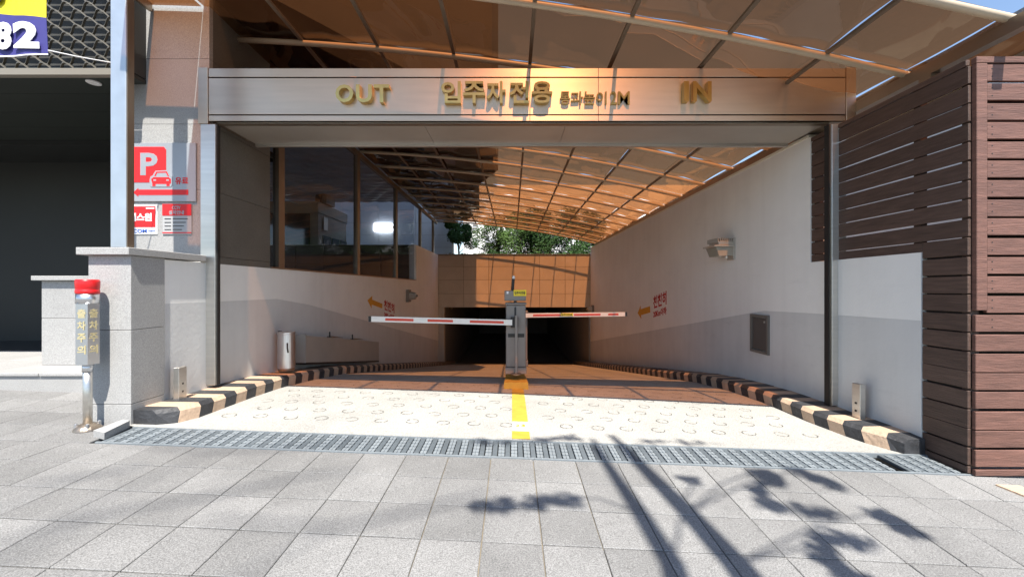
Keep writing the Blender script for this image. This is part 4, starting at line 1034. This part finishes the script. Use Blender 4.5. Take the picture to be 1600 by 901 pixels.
# ------------------------------------------------------------------ street tree behind the camera (its shadow lies on the pavement)
def lift(x, y, h):
    """branch position h metres above the paving whose sunlight passes to the paving seen at pixel (x, y)"""
    Y = 2.0
    for _ in range(30):
        X = (x - 800) * Y / F; Y = Y + .5 * (-gz(X, Y) * F / (y - 450.5) - Y)
    X = (x - 800) * Y / F
    t = h / -SUN.z
    return Vector((X, Y, gz(X, Y))) - SUN * t
ST = thing('street_tree', (1.28, -1.15, -1.41), 'slender street tree whose shadow falls across the paving', 'tree')
tr = MB(); lf = MB(); rnd = random.Random(4)
tr.tube([(1.28, -1.15, -1.42), (1.27, -1.14, -.9), (1.22, -1.12, -.3)], [.09, .07, .06], 9)
st1 = [Vector((1.22, -1.12, -.4)), lift(1075, 960, 4.6), lift(1050, 880, 5.4), lift(1000, 800, 6.2), lift(945, 720, 7.2), lift(925, 685, 7.8)]
st2 = [Vector((1.27, -1.14, -.6)), lift(1230, 980, 4.3), lift(1150, 880, 5.2), lift(1075, 800, 6.0), lift(990, 715, 7.0), lift(955, 680, 7.6)]
tr.tube(st1, [.07, .066, .062, .055, .04, .02], 8); tr.tube(st2, [.08, .08, .078, .07, .052, .026], 8)
def bough(a, pts, h, r, leaves):
    P_ = [lift(x, y, h) for x, y in pts]
    tr.tube([a, a.lerp(P_[0], .6) + Vector((0, 0, .1)), P_[0]], [.010, .008, .007], 5)
    tr.tube(P_, [r * 1.15 * (1 - .6 * i / (len(P_) - 1)) for i in range(len(P_))], 5)
    for p, q in zip(P_[:-1], P_[1:]):
        for k in range(leaves): 
            c = p.lerp(q, rnd.random())
            leafy(lf, c, (.075, .075, .05), 7, .045, rnd)
bough(st1[3], [(905, 778), (860, 783), (800, 789), (752, 792)], 6.2, .022, 7)
bough(st1[4], [(900, 683), (860, 686), (800, 690), (735, 690)], 7.1, .016, 3)
bough(st2[3], [(1175, 738), (1215, 742), (1190, 760), (1185, 785), (1250, 797), (1312, 803)], 5.8, .022, 6)
bough(st2[3], [(1240, 735), (1285, 750), (1312, 762)], 5.9, .016, 8)
bough(st2[2], [(1370, 800), (1400, 818), (1428, 832)], 5.2, .016, 10)
bough(st2[2], [(1360, 850), (1300, 838), (1282, 850), (1290, 875), (1330, 900), (1390, 930)], 5.0, .026, 6)
bough(st2[4], [(1010, 688), (1060, 690), (1130, 693)], 7.0, .010, 2)
bough(st1[2], [(1090, 745), (1070, 752)], 5.6, .012, 2)
T2 = thing('street_tree', (-1.2, -8.6, -1.58), 'unseen bare tree added across the road to cast faint soft shadows', 'tree')  # unseen tree added to lay soft shadow bands on the left paving
t2 = MB(); t2.tube([(-1.2, -8.6, -1.6), (-1.25, -8.6, 4), (-1.3, -8.4, 10), (-1.4, -8.0, 15)], [.22, .18, .13, .06], 10)
for pts, h in (([(60, 830), (170, 800), (330, 775), (480, 742), (560, 735)], 17), ([(190, 690), (330, 705), (450, 700), (560, 690)], 18.5), ([(330, 810), (520, 825), (640, 800), (760, 770)], 16), ([(20, 760), (120, 745), (220, 730)], 17.5)):
    P_ = [lift(x, y, h) for x, y in pts]
    t2.tube([Vector((-1.3, -8.4, 10)), Vector((-1.4, -8.1, 13)).lerp(P_[1], .5), P_[1]], [.02, .012, .008], 6)
    t2.tube(P_, [.01, .018, .02, .018, .01][:len(P_)], 6)
t2.build('trunk', BARK, T2, smooth=True)
tr.build('trunk', BARK, ST, smooth=True); lf.build('crown', LEAFB, ST)
print('pavers', nsl, 'objects', len(bpy.data.objects))
